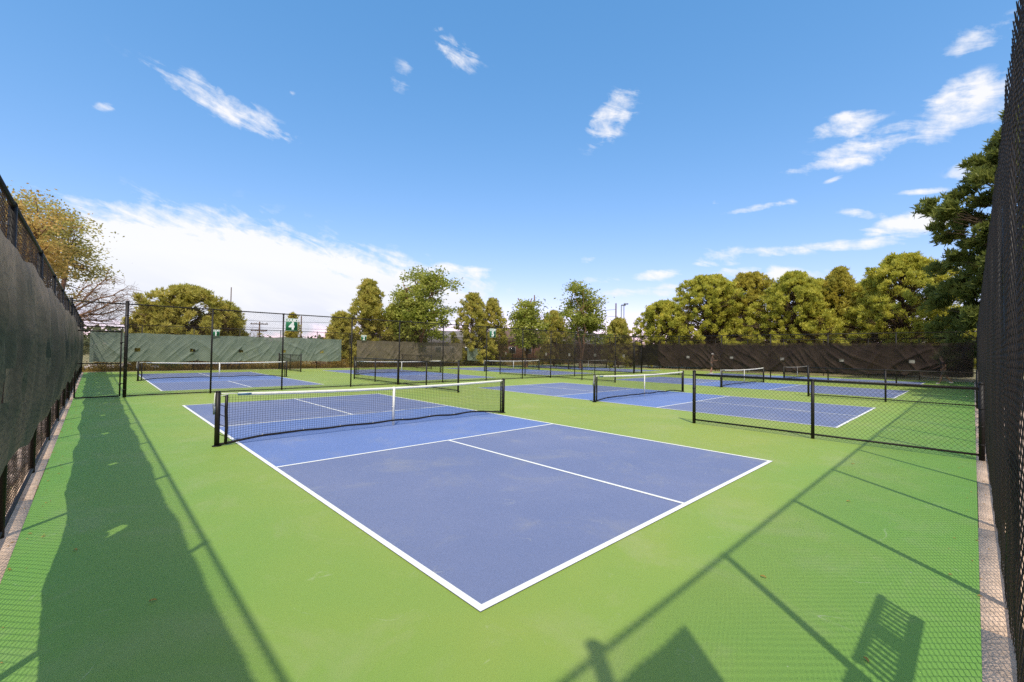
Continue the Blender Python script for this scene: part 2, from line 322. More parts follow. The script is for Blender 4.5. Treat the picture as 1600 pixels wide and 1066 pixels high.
def fence(name, p0, ang, posts, height, label, cat='fence', group=None, post_r=.03, term=(), bottom=True, mid=False, terminal_r=.042, z0=.03, skip=(), side=-1):
    """posts: distances along the run; local x runs along the fence"""
    root = empty(name, (p0[0], p0[1], 0), ang); tag(root, label, cat, group)
    pm = {}
    for i, s_ in enumerate(posts):
        t = s_ in term or i in (0, len(posts)-1); rr = terminal_r if t else post_r; hh = height+(.05 if t else -.03)
        if t not in pm:
            b = MB(); b.tube([(0, 0, -.02), (0, 0, hh)], rr, 12); b.tube([(0, 0, hh), (0, 0, hh+.018), (0, 0, hh+.035)], [rr*1.08, rr*1.0, rr*.35], 12)
            if t:
                for zz in np.arange(.25, height-.1, .35 if height > 2 else .3): b.tube([(0, 0, zz), (0, 0, zz+.02)], rr+.005, 12)
            pm[t] = b.mesh('post', BLACK, True)
        link('post', pm[t], root, (s_, 0, 0))
    L = posts[-1]
    b = MB(); b.tube([(posts[0], 0, height-.02), (L, 0, height-.02)], .021, 10)
    for s_ in posts[1:-1]: b.tube([(s_-.05, 0, height-.02), (s_+.05, 0, height-.02)], .027, 10)
    b.build('top_rail', BLACK, root, True)
    if bottom:
        b = MB(); b.tube([(posts[0], 0, z0+.02), (L, 0, z0+.02)], .019, 8); b.build('bottom_rail', BLACK, root, True)
    for i in range(len(posts)-1):
        if i in skip: continue
        w_ = posts[i+1]-posts[i]
        o = link('chain_link_mesh', bay(w_, height-z0+.075 if z0 > .05 else height-z0+.02), root, (posts[i], side*.028, z0-.05 if z0 > .05 else z0))
        if side > 0: o.scale = (1, 1 if name == 'back_fence' else 1, 1)
    return root
def arange(a, b, step):
    n = max(1, round((b-a)/step)); return [a+(b-a)*i/n for i in range(n+1)]

# near left fence: posts found at y = 3.64, 6.37, ... every 2.72
ps = [0, BY*0+.52]+[3.64-2.72-BY+2.72*k for k in range(0, 6)]+[MY-BY]
ps = sorted(set(round(p, 3) for p in ps)); ps = [0]+[p for p in ps if p > 1.0]
fence('boundary_fence', (FX, BY), PI/2, ps, 2.97, 'tall black chain link fence beside the near court at the left edge of the picture', post_r=.028, terminal_r=.048, side=1)
fence('boundary_fence', (FX, MY), PI/2, arange(0, FY-MY, 2.7), FH, 'tall black chain link fence on the far left, running on behind the gate', side=1)
fence('boundary_fence', (FX, FY), 0, arange(0, RX-FX, 2.74), FH, 'tall chain link fence across the far end, behind courts 1 and 2', bottom=False)
fence('back_fence', (FX, BY), 0, [0]+[.62-FX+k*2.09 for k in range(5)]+[8.95+2.1-FX+k*2.075 for k in range(11)], 3.29, 'tall black chain link fence seen edge-on along the right edge of the picture', post_r=.032, terminal_r=.045, side=1)
fence('inner_fence', (RX, BY), PI/2, arange(0, MY-BY, 3.2), FH, 'tall black fence with brown windscreen on the right, behind the third net', post_r=.034)
fence('inner_fence', (RX, MY), PI/2, arange(0, FY-MY, 3.14), FH, 'tall black fence with brown windscreen behind the middle of the picture, beyond the gate')
fence('outer_fence', (OX, BY), PI/2, arange(0, FY-BY, 3.0), FH, 'added farthest tall fence under the pines, backing for the brown windscreen', bottom=False)  # added past the last courts to carry the dark backing screen
# middle fence with the gate at its left end and a second gate at its right end
mx = [-1.12, 1.26, 3.68, 6.55, 8.95, 11.53, 14.55, 17.5, 20.15, 22.7, 25.1, 27.8, 30.52]
fence('middle_fence', (mx[0], MY), 0, [x-mx[0] for x in mx], FH, 'tall chain link fence across the middle, carrying the signs of courts 4 and 5', post_r=.03, terminal_r=.05)

def gate(x0, x1, label):
    w_ = x1-x0; root = empty('fence_gate', (x0, MY, 0)); tag(root, label, 'gate')
    a, c, top = .14, w_-.12, 2.16
    b = MB()
    b.tube([(a, 0, .05), (a, 0, top)], .022, 10); b.tube([(c, 0, .05), (c, 0, top)], .022, 10)
    b.tube([(a, 0, .05), (c, 0, .05)], .022, 10); b.tube([(a, 0, top), (c, 0, top)], .022, 10)
    b.tube([(a, 0, 1.12), (c, 0, 1.12)], .016, 10); b.build('gate_frame', BLACK, root, True)
    link('chain_link_mesh', bay(round(c-a-.02, 3), top-.08, 1), root, (a+.01, -.026, .06))
    b = MB(); b.tube([(0, 0, 2.30), (w_, 0, 2.30)], .02, 10); b.tube([(0, 0, FH-.02), (w_, 0, FH-.02)], .021, 10)
    b.build('transom_rail', BLACK, root, True)
    link('chain_link_mesh', bay(round(w_-.02, 3), FH-2.32, 1), root, (.01, -.026, 2.31))
    for zz in (.45, 1.8):
        b = MB(); b.tube([(c, 0, zz), (w_, 0, zz+.02)], .012, 8); b.box((c, 0, zz), (.06, .07, .06)); b.build('hinge', BLACK, root)
    b = MB(); b.box((a, 0, 1.05), (.07, .06, .10)); b.tube([(a-.14, 0, 1.06), (a+.05, 0, 1.06)], .012, 8); b.build('latch', BLACK, root)
    return root
gate(FX, -1.12, 'black chain link walk-through gate at the left end of the middle fence')
gate(30.52, RX, 'small far-off gate at the right end of the middle fence')

def low(x, y0, y1, label):
    n = 2 if y1-y0 < 6 else 4
    pp = [0]+([2.36] if n == 2 else [2.34, 4.86, 7.2])+[y1-y0]
    return fence('low_fence', (x, y0), PI/2, pp, 1.22, label, 'low fence', 'waist-high dividers between courts', .032, terminal_r=.038, z0=.07)
low(8.93, -2.30, 2.51, 'waist-high black chain link divider at the right, nearest and largest of the low fences')
low(19.87, -2.30, 2.51, 'waist-high black divider just beyond the nearest one, at the right')
low(8.87, 12.05, 21.78, 'waist-high divider passing through the middle fence behind the near net')
low(19.85, 11.82, 21.58, 'waist-high divider crossing the middle fence at the centre of the picture')
low(8.87, 30.6, 35.7, 'small far-off waist-high divider between courts 1 and 2, against the far fence')
low(19.85, 30.6, 35.7, 'small far-off waist-high divider right of court 2, against the far fence')

# ------------------------------------------------------------------ windscreens
def screen_mat(name, c1, c2, transl, transp):
    return mat(name, c1, .75, 0, 1.4, 6, spec=.15, col2=c2, transl=transl, transp=transp, fine=.12, fscale=60)
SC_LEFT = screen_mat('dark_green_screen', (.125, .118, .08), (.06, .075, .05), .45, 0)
def upper_tint(m, z0, z1, col):
    """paler tan towards the top of the cloth, uneven"""
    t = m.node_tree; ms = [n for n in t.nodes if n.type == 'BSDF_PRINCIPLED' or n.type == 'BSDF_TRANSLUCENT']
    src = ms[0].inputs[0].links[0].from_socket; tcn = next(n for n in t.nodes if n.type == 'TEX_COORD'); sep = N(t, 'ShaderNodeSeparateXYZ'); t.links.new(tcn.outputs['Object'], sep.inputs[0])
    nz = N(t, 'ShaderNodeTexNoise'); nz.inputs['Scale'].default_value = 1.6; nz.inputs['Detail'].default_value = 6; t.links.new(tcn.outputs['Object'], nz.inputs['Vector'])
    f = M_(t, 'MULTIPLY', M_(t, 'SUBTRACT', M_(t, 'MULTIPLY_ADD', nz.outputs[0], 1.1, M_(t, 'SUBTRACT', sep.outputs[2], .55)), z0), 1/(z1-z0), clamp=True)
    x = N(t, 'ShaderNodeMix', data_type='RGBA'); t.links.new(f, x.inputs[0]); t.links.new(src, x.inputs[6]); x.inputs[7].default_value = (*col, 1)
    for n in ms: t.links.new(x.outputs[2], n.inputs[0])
upper_tint(SC_LEFT, 1.8, 2.9, (.46, .355, .26))  # tan mixed into the cloth colour towards the top
SC_GREEN = screen_mat('faded_green_screen', (.22, .26, .205), (.17, .21, .165), .15, .06)
SC_OLIVE = screen_mat('olive_screen', (.20, .165, .12), (.16, .13, .09), .2, .12)
SC_BROWN = screen_mat('brown_screen', (.060, .040, .029), (.038, .025, .019), .10, .34)
SC_DARK = screen_mat('black_screen', (.014, .012, .011), (.011, .010, .009), .1, .05)
VENT_PALE = mat('pale_vent', (.27, .25, .21), .8, .3, 6)
def windscreen(p0, ang, length, z0, z1, m, label, side=1, vent0=1.2, vent_step=3.0, vent=(.2, .24), vz=1.45, fold=.05, seed=1, scallop_b=.1, scallop_t=.04, style='drape', bayw=2.72, bay0=0, off=.05, step=.05, fill_vents=False):
    rng = np.random.default_rng(seed)
    nx, nz = int(length/step)+1, int((z1-z0)/.05)+1
    s_ = np.linspace(0, length, nx); t_ = np.linspace(0, 1, nz)
    S, T = np.meshgrid(s_, t_, indexing='ij')
    u = ((S-bay0)/bayw) % 1; k = np.floor((S-bay0)/bayw).astype(int); k -= k.min()
    nb = k.max()+1; A = rng.uniform(-1, 1, (nb, 8))
    sag = 4*u*(1-u)
    bot = z0+scallop_b*(1-sag)*(.6+.4*A[k, 0])*np.where(sag < 0, 0, 1)+.03*np.sin(S*1.7+seed)
    top = z1-scallop_t*sag*(.7+.5*A[k, 1])-.015*np.sin(S*5+seed)
    if style == 'near': bot = z0+.10*np.abs(np.sin((S-bay0)*PI/2.72))+.03*np.sin(S*1.3)
    Z = bot+(top-bot)*T
    d = np.zeros_like(S)
    if style == 'drape':
        for i in range(3):
            c0 = .5+.45*A[k, 2+i]; q = (u-c0)*(1.5 if i else -1.3)+ (1-T)*(.9+.4*A[k, 5+i])
            rg_ = (1-np.abs(np.sin(q*(5+2*i)+A[k, 5]*3+1.2*np.sin(3*u+A[k, 6]*3))))**3.2
            d += fold*(.55 if i else .9)*rg_*np.exp(-((u-c0)**2)*5)*(.25+.75*(1-T)*(.4+.6*np.sin(PI*T)))
        d += fold*.35*np.sin(S*7+3*T+A[k, 3]*2)*T**3
        d += fold*.6*sag*(1-T)
    else:
        for i in range(22):
            f0 = rng.uniform(.9, 9); amp = fold*.50/(f0**.5); ph = rng.uniform(0, 6.28); c1 = rng.uniform(-.5, .5); c2 = rng.uniform(.5, 3)
            rdg = (1-np.abs(np.sin(S*f0+ph+c1*T*2+.25*np.sin(T*c2*2+ph))))**3
            d += amp*rdg*np.clip(.15+.9*np.sin(T*c2+ph+S*.31)**2, 0, 1)*(.5+.5*np.sin(S*.9+ph*3))
        d = d*(.10+.90*np.sin(PI*T)**.7)
    win = np.clip(np.minimum(S, length-S)/.3, 0, 1); d = np.abs(d)*win if style == 'drape' else np.maximum(d, -.02)
    V = np.stack([S, side*(off+d), Z], -1).reshape(-1, 3)
    I = np.arange(nx*nz).reshape(nx, nz)
    F = np.stack([I[:-1, :-1], I[1:, :-1], I[1:, 1:], I[:-1, 1:]], -1)
    sc_, zc = (S[:-1, :-1]+S[1:, 1:])/2, (Z[:-1, :-1]+Z[1:, 1:])/2
    keep = np.ones(sc_.shape, bool)
    for v0 in np.arange(vent0, length, vent_step):
        jj = rng.uniform(-.05, .05)
        keep &= ~((np.abs(sc_-v0) < vent[0]/2+.01*np.sin(zc*20)) & (np.abs(zc-vz-jj) < vent[1]/2))
    b = MB(); b.add(V, F[keep]); me = b.mesh('windscreen', m, True)
    o = link('windscreen', me); o.location = (p0[0], p0[1], 0); o.rotation_euler = (0, 0, ang)
    if fill_vents:  # pale pieces added to fill the vent openings
        for v0 in np.arange(vent0, length, vent_step):
            fb = MB(); xs = np.linspace(-.5, .5, 6); w0, h0 = vent
            vv = [(v0+x_*w0*.9, side*(off+.03+.03*t_*(1-4*x_*x_)), vz+h0*(.5-t_)*.95) for t_ in np.linspace(0, 1, 5) for x_ in xs]
            fb.add(vv, [(r_i*6+c_i, r_i*6+c_i+1, r_i*6+c_i+7, r_i*6+c_i+6) for r_i in range(4) for c_i in range(5)]); fb.build('vent_fill', VENT_PALE, o)
    tag(o, label, 'windscreen'); return o
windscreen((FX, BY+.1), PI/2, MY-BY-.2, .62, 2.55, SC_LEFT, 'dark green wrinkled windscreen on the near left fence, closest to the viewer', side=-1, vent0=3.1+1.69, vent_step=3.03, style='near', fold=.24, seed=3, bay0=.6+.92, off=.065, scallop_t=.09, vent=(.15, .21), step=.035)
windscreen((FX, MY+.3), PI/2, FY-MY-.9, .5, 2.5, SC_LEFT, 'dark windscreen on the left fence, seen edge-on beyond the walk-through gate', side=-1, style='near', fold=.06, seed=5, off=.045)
windscreen((-2.1, FY), 0, 16.0, .62, 2.55, SC_GREEN, 'faded green windscreen hanging behind court 1 on the far fence', side=-1, vent0=2.3, seed=11, fold=.13, vent=(.3, .22), bay0=.2)
windscreen((15.3, FY), 0, 11.9, .62, 2.5, SC_OLIVE, 'olive brown windscreen hanging behind court 2 on the far fence', side=-1, vent0=40, seed=12, fold=.11)
windscreen((27.9, FY), 0, 2.0, .55, 2.0, SC_GREEN, 'short low piece of dark green windscreen at the right end of the far fence', side=-1, vent0=9, seed=13, fold=.1)
windscreen((RX, BY+.15), PI/2, MY-BY-1.6, .66, 2.52, SC_BROWN, 'dark brown creased windscreen at the right, below the row of pines', side=1, vent0=2.4, vent_step=3.2, seed=21, fold=.22, scallop_b=.05, vent=(.28, .2), bayw=3.2, fill_vents=True)
windscreen((RX, MY+.3), PI/2, FY-MY-.6, .66, 2.52, SC_BROWN, 'dark brown windscreen at the centre, right of the court 5 sign', side=1, vent0=1.4, vent_step=3.0, seed=22, fold=.13, scallop_b=.05, vent=(.26, .3), bayw=3.14, fill_vents=True)
windscreen((OX, BY+.2), PI/2, FY-BY-.5, .3, 2.6, SC_DARK, 'added black backing windscreen on the farthest fence under the pines', side=1, vent0=60, seed=23, fold=.06)  # added to darken what shows through the brown windscreens
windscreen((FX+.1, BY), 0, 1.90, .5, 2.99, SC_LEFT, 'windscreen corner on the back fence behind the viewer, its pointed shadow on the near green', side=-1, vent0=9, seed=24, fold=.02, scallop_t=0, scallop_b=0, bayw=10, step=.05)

# ------------------------------------------------------------------ nets
def make_net():
    root = empty('pickleball_net', (0, 0, 0))
    x0, x1 = -.305, W+.305
    def topz(x): u = (x-x0)/(x1-x0); return .915-.052*4*u*(1-u)
    def botz(x):
        u = (x-x0)/(x1-x0); e = min(u, 1-u)
        return .015+.09*min(1, e*9)+.008*math.sin(u*40)*min(1, e*8)+.010*abs(math.sin(u*17))*min(1, e*8)
    for sx in (x0, x1):
        b = MB(); b.tube([(sx, 0, -.01), (sx, 0, .93)], .040, 14); b.tube([(sx, 0, .93), (sx, 0, .95)], [.043, .03], 14); b.tube([(sx, 0, 0), (sx, 0, .012)], .07, 14)
        p = b.build('net_post', BLACK, root, True)
        if sx == x0:
            c = MB(); c.box((sx-.05, 0, .62), (.03, .05, .14)); c.tube([(sx-.06, 0, .62), (sx-.075, 0, .74)], .008, 6); c.build('winch', STEEL, p)
    a, e = x0+.13, x1-.09
    b = MB(); n = int((e-a)/.044); r = .0023
    for i in range(n+1):
        x = a+(e-a)*i/n; zt, zb = topz(x)-.04, botz(x)
        m_ = 5; zz = np.linspace(zb, zt, m_); yy = [.012*math.sin(PI*j/(m_-1))*math.sin(x*2.1) for j in range(m_)]
        b.tube([(x, yy[j], zz[j]) for j in range(m_)], r, 4, False)
    for j in range(19):
        pts = []
        for i in range(0, n+1, 3):
            x = a+(e-a)*i/n; t = j/19; zb, zt = botz(x), topz(x)-.04
            pts.append((x, .012*math.sin(PI*t)*math.sin(x*2.1), zb+(zt-zb)*t))
        b.tube(pts, r, 4, False)
    b.build('net_mesh', NETBLACK, root)
    # headband: folded tape, a little thickness, following the sag
    xs = np.linspace(a+.17, e, 60); v = []; f = []
    for i, x in enumerate(xs):
        z = topz(x); wv = .002*math.sin(x*11); v += [(x, -.008, z-.055+wv), (x, -.006, z), (x, .006, z), (x, .008, z-.055+wv)]
    for i in range(59):
        q = i*4; f += [(q+k, q+4+k, q+4+(k+1) % 4, q+(k+1) % 4) for k in range(4)]
    b = MB(); b.add(v, f); hb = b.build('headband', WHITE, root)
    c = MB(); c.box((a+.27, -.0095, topz(a+.27)-.028), (.22, .002, .034)); c.build('brand_patch', SIGNB, hb)
    b = MB(); b.tube([(x0, 0, .90), (a+.10, 0, .895), (a+.18, 0, .885)], [.012, .008, .010], 6); b.tube([(x0+.02, -.02, .86), (a+.02, -.01, .88)], .006, 5)
    b.tube([(x0-.045, -.01, .92), (x0-.055, -.01, .75), (x0-.05, -.01, .66)], .007, 5)
    b.tube([(e, 0, .885), (x1, 0, .91)], .009, 6); b.build('tension_cord', WHITE, root, True)
    b = MB(); b.box((W/2, 0, (topz(W/2)+.01)/2), (.052, .02, topz(W/2)+.004)); b.box((W/2-.035, -.012, .42), (.02, .012, .025)); b.build('centre_strap', WHITE, root)
    b = MB(); b.tube([(x0+.03, 0, .03)]+[(a+(e-a)*i/70, 0, botz(a+(e-a)*i/70)) for i in range(71)]+[(x1-.03, 0, .03)], .021, 7); bt = b.build('bottom_rope', NETBLACK, root, True)
    c = MB()
    for x in np.arange(.4, 6, .72): c.tube([(x, 0, botz(x)-.02), (x, -.004, botz(x)+.03)], .005, 5)
    c.build('rope_tie', WHITE, bt)
    b = MB(); b.tube([(a, 0, .03), (a+.008, 0, .3), (a-.004, 0, .6), (a, 0, .87)], .026, 8)
    for zz in np.arange(.15, .9, .17): b.tube([(a, 0, zz), (x0+.03, 0, zz+.05)], .006, 5)
    b.build('end_sleeve', BLACK, root, True)
    b = MB(); b.tube([(e, 0, .03), (e-.004, 0, .5), (e, 0, .87)], .020, 8)
    for zz in np.arange(.1, .9, .1): b.tube([(e, 0, zz), (x1-.03, 0, zz+.03)], .006, 5)
    b.build('end_lacing', BLACK, root, True)
    return root
SIGNB = mat('patch_blue', (.10, .22, .34), .5, .5, 40)
net0 = make_net()
NL = [('white-topped pickleball net across the nearest court, largest of the nets', 0, 0), ('pickleball net on the second blue court, just left of the nearest low fence', 1, 0),
      ('small pickleball net on the third court, seen over the nearest low fence', 2, 0), ('dim pickleball net behind the brown windscreen at the right', 3, 0),
      ('pickleball net on court 1, beyond the middle fence at the left', 0, 1), ('pickleball net on court 2, beyond the middle fence behind the near net', 1, 1),
      ('far pickleball net right of court 2, behind the court 5 sign', 2, 1), ('faint farthest pickleball net behind the central brown windscreen', 3, 1)]
for i, (lab, a, b_) in enumerate(NL):
    o = net0 if i == 0 else copy_tree(net0)
    o.location = (XS[a], YS[b_]+H/2, 0); tag(o, lab, 'net', 'pickleball nets')

# ------------------------------------------------------------------ signs
def text_mesh(s, size, bold=.012):
    cu = bpy.data.curves.new('txt', 'FONT'); cu.body = s; cu.size = size; cu.align_x = 'CENTER'; cu.align_y = 'CENTER'; cu.extrude = .0015; cu.offset = bold
    o = bpy.data.objects.new('txt', cu); C.objects.link(o); dg = bpy.context.evaluated_depsgraph_get()
    me = bpy.data.meshes.new_from_object(o.evaluated_get(dg)); bpy.data.objects.remove(o); me.materials.clear(); me.materials.append(SIGNW); return me
def sign(num, x, y, z, label, w_=.47, h_=.52):
    root = empty('court_sign', (x, y-.06, z)); tag(root, label, 'sign', None)
    b = MB(); b.box((0, 0, 0), (w_, .006, h_)); b.build('sign_panel', SIGNG, root)
    b = MB()
    for (cx_, cz, sx_, sz_) in ((0, h_/2-.008, w_-.02, .006), (0, -h_/2+.008, w_-.02, .006), (-w_/2+.008, 0, .006, h_-.02), (w_/2-.008, 0, .006, h_-.02)): b.box((cx_, -.0045, cz), (sx_, .003, sz_))
    b.build('border', SIGNW, root)
    for s_, size, dz, bo in (('COURT', .15, h_*.34, .011), (num, .40, -h_*.12, .020)):
        o = link('lettering', text_mesh(s_, size, bo), root, (0, -.0055, dz)); o.rotation_euler = (PI/2, 0, 0)
    for sx_ in (-.16, .16):
        b = MB(); b.tube([(sx_, .004, h_/2-.03), (sx_, .06, h_/2-.03)], .008, 6); b.build('bracket', BLACK, root)
sign('4', 3.98, MY, 2.66, 'green COURT 4 sign with white lettering on the middle fence')
sign('5', 14.95, MY, 2.74, 'green COURT 5 sign on the middle fence, right of centre')
sign('1', 4.55, FY-.1, 2.72, 'small green COURT 1 sign above the faded green windscreen', .47, .48)
sign('2', 15.9, FY-.1, 2.72, 'small green COURT 2 sign at the left end of the olive windscreen', .5, .5)

# ------------------------------------------------------------------ trees
def limb(b, p0, p1, r0, r1, rng, segs=5, bow=.12, n=6):
    p0, p1 = np.array(p0, float), np.array(p1, float); L = np.linalg.norm(p1-p0)
    off = rng.normal(0, bow*L*.5, 3); off[2] = abs(off[2])*.6
    pts = [p0+(p1-p0)*t+off*math.sin(PI*t)+rng.normal(0, .015*L, 3)*(0 < t < 1) for t in np.linspace(0, 1, segs)]
    b.tube([tuple(p) for p in pts], [r0+(r1-r0)*t for t in np.linspace(0, 1, segs)], n, False); return pts
def leaf_quads(P, size, rng, flat=.5, asp=.55):
    n = len(P); a = rng.normal(0, 1, (n, 3)); a[:, 2] *= flat; a /= np.linalg.norm(a, axis=1)[:, None]
    c = rng.normal(0, 1, (n, 3)); c -= a*(a*c).sum(1)[:, None]; c /= np.linalg.norm(c, axis=1)[:, None]
    s_ = size*rng.uniform(.6, 1.3, (n, 1))
    a = a*s_; c = c*s_*asp
    V = np.stack([P-a, P+c, P+a, P-c], 1).reshape(-1, 3)
    return V, np.arange(4*n).reshape(-1, 4)
def deciduous(x, y, h, rad, leafmat, label, seed=1, base=.32, nclump=70, per=110, leaf=.10, bare=0, lean=(0, 0), bark=None, group='broadleaf trees beyond the fences', open_=.9, clump=.55):
    rng = np.random.default_rng(seed); root = empty('broadleaf_tree', (x, y, 0)); tag(root, label, 'tree', group)
    tb = MB(); nm = 3+int(rng.integers(0, 2)); fork = h*base
    base_p = np.array([0, 0, -.05]); fk = np.array([lean[0]*.3, lean[1]*.3, fork*.75])
    limb(tb, base_p, fk, h*.028, h*.021, rng, 6, .05, 9)
    mains = []
    for i in range(nm):
        a = 2*PI*(i+rng.uniform(-.2, .2))/nm
        e = np.array([math.cos(a)*rad*.42+lean[0], math.sin(a)*rad*.42+lean[1], h*rng.uniform(.66, .8)])
        mains.append(limb(tb, fk, e, h*.016, h*.006, rng, 8, .14, 7))
    mp = np.array([p for m_ in mains for p in m_[1:]])
    Vs = []; cz = h*(base+1)/2; hz = h*(1-base)/2
    lobes = [(rng.uniform(-.45, .45, 3)*np.array([rad, rad, hz]), rng.uniform(.5, .72)) for _ in range(5)]
    k = 0; tries = 0
    while k < nclump and tries < 4000:
        tries += 1
        lc, lr = lobes[int(rng.integers(0, 5))]
        d = rng.normal(0, 1, 3); d /= np.linalg.norm(d); rr = rng.uniform(.45, 1)**.6
        c = lc+d*rr*lr*np.array([rad, rad, hz])*.95
        c += np.array([lean[0], lean[1], cz])
        if c[2] < h*base*.75 or c[2] > h: continue
        j = np.argmin(((mp-c)**2).sum(1)+ .8*np.maximum(0, mp[:, 2]-c[2])**2)
        limb(tb, mp[j], c, h*.0045, h*.0014, rng, 5, .15, 4)
        if rng.random() < bare:
            for _ in range(6):
                q = c+rng.normal(0, clump*.9, 3); limb(tb, c, q, h*.0016, .006, rng, 4, .2, 3)
            k += 1; continue
        n_ = int(per*1.15*rng.uniform(.5, 1.3)); cs = clump*rng.uniform(.8, 1.35)
        P = c+rng.normal(0, 1, (n_, 3))*np.array([cs, cs, cs*.5])*.62
        Vs.append(P); k += 1
    P = np.concatenate(Vs); V, F = leaf_quads(P, leaf*1.35, rng)
    tb.build('trunk', bark or BARK, root, True)
    b = MB(); b.add(V, F); b.build('crown', leafmat, root)
    return root
def pine(x, y, h, rad, leafmat, label, seed=1, base=.03, dens=1., tuft=.33, top=.5, bark=None, group='pines beyond the fences', nb=11, spikes=8, fat=.58, low=.18, gap=0., up=.75, cl=.46):
    """trunk, limbs reaching out to puffs of needle tufts that together make a lumpy ovoid crown"""
    rng = np.random.default_rng(seed); root = empty('pine_tree', (x, y, 0)); tag(root, label, 'tree', group)
    tb = MB(); limb(tb, (0, 0, -.05), (rng.normal(0, .1), rng.normal(0, .1), h*.95), h*.02, h*.003, rng, 9, .02, 8)
    area = rad*h; K = int((26+area*3.2)*dens/ (cl/.62)**1.6); T = []; D = []
    lob = rng.uniform(0, 2*PI, 4); amp = .22; fat = fat*rng.uniform(.85, 1.35)
    for k in range(K):
        t = (k+rng.random())/K; t = base+(1-base)*t**.92
        a = k*2.39996+rng.uniform(-.3, .3)
        prof = max(.06, (1-((t-low)/(1-low))**2) if t > low else (1-.35*((low-t)/low)**2))**fat
        lump = 1+amp*math.sin(3*a+lob[0]+7*t)+amp*.8*math.sin(2*a+lob[1]-11*t)
        R_ = rad*prof*lump*(rng.uniform(.70, 1.10) if rng.random() < .75 else rng.uniform(.35, .7))
        if rng.random() < gap: continue
        c = np.array([math.cos(a)*R_, math.sin(a)*R_, min(h*t, h-.2)])
        z0_ = max(.3, c[2]-R_*.35-.3); pts = limb(tb, (0, 0, min(z0_, h*.92)), c, .02*R_**.6+.012, .009, rng, 6, .12, 4)
        m_ = int(rng.uniform(30, 46)*(cl/.62)**1.2); o = np.array([math.cos(a), math.sin(a), 0]); sd = np.array([-o[1], o[0], 0])
        sc1 = cl*rng.uniform(.75, 1.25)
        q = rng.normal(0, 1, (m_, 3)); q /= np.linalg.norm(q, axis=1)[:, None]; q *= rng.random((m_, 1))**.45
        P = c+o*q[:, :1]*sc1*1.05+sd*q[:, 1:2]*sc1*.85+np.array([0, 0, 1])*(q[:, 2:]*sc1*.62+.1)
        T.append(P); D.append(q*.75+o*.25+np.array([0, 0, up]))
        for _ in range(3): limb(tb, pts[3], P[rng.integers(0, m_)], .013, .006, rng, 4, .15, 3)
    # leader shoots
    for _ in range(int(10+3*rad)):
        a = rng.uniform(0, 6.28); r_ = rng.uniform(0, .6)*rad; m_ = 12
        c = np.array([math.cos(a)*r_, math.sin(a)*r_, h*(base+(1-base)*(low+(1-low)*math.sqrt(max(0, 1-(r_/rad)**(1/fat)))))+rng.uniform(-.15, .35)]); P = c-np.array([0, 0, 1])*rng.random((m_, 1))*.8+rng.normal(0, .07, (m_, 3))
        T.append(P); D.append(np.tile([0, 0, 1.], (m_, 1)))
    T = np.concatenate(T); D = np.concatenate(D); D /= np.linalg.norm(D, axis=1)[:, None]; n_ = len(T)
    dirs = rng.normal(0, .5, (n_, spikes, 3))+D[:, None]; dirs /= np.linalg.norm(dirs, axis=2)[..., None]
    Ls = tuft*rng.uniform(.6, 1.2, (n_, spikes, 1))
    sd_ = np.cross(dirs, rng.normal(0, 1, (n_, spikes, 3))); sd_ /= np.linalg.norm(sd_, axis=2)[..., None]; sd_ *= tuft*.10
    P0 = T[:, None]+0*dirs
    V = np.stack([P0-sd_*.5, P0+dirs*Ls*.55+sd_, P0+dirs*Ls, P0+dirs*Ls*.5-sd_], 2).reshape(-1, 3)
    tb.build('trunk', bark or BARK, root, True)
    b = MB(); b.add(V, np.arange(len(V)).reshape(-1, 4)); b.build('crown', leafmat, root)
    return root
def at(u, D, z=0):
    """ground point seen in column u of the photograph, D metres away in plan"""
    a = math.atan((u-CX)/F_PX)+YAW; return CAM[0]+math.sin(a)*D, CAM[1]+math.cos(a)*D
def px_m(u, D): return F_PX/(D*math.cos(math.atan((u-CX)/F_PX)))      # photo pixels per metre there
LF_GREEN = foliage('leaf_green', (.15, .19, .03), (.36, .38, .065), (.58, .55, .15))
LF_WARM = foliage('leaf_warm', (.24, .25, .05), (.48, .42, .11), (.66, .54, .22))
LF_AMBER = foliage('leaf_amber', (.26, .24, .05), (.55, .38, .10), (.74, .48, .18))
LF_PINE = foliage('needle_gold', (.24, .27, .04), (.54, .52, .075), (.78, .70, .14))
LF_PINE2 = foliage('needle_olive', (.25, .24, .04), (.52, .45, .07), (.72, .61, .12))
LF_BRONZE = foliage('needle_bronze', (.24, .25, .04), (.50, .45, .09), (.72, .61, .18))
LF_DARK = foliage('needle_dark', (.09, .11, .025), (.19, .22, .045), (.33, .34, .07))
def tree_px(kind, u, D, vtop, wpx, leafmat, label, **kw):
    x, y = at(u, D); k = px_m(u, D); hor = 549+(u-800)*.0146
    h = (hor-vtop)/k+CAM[2]; return (pine if kind == 'p' else deciduous)(x, y, h, wpx/2/k, leafmat, label, **kw)
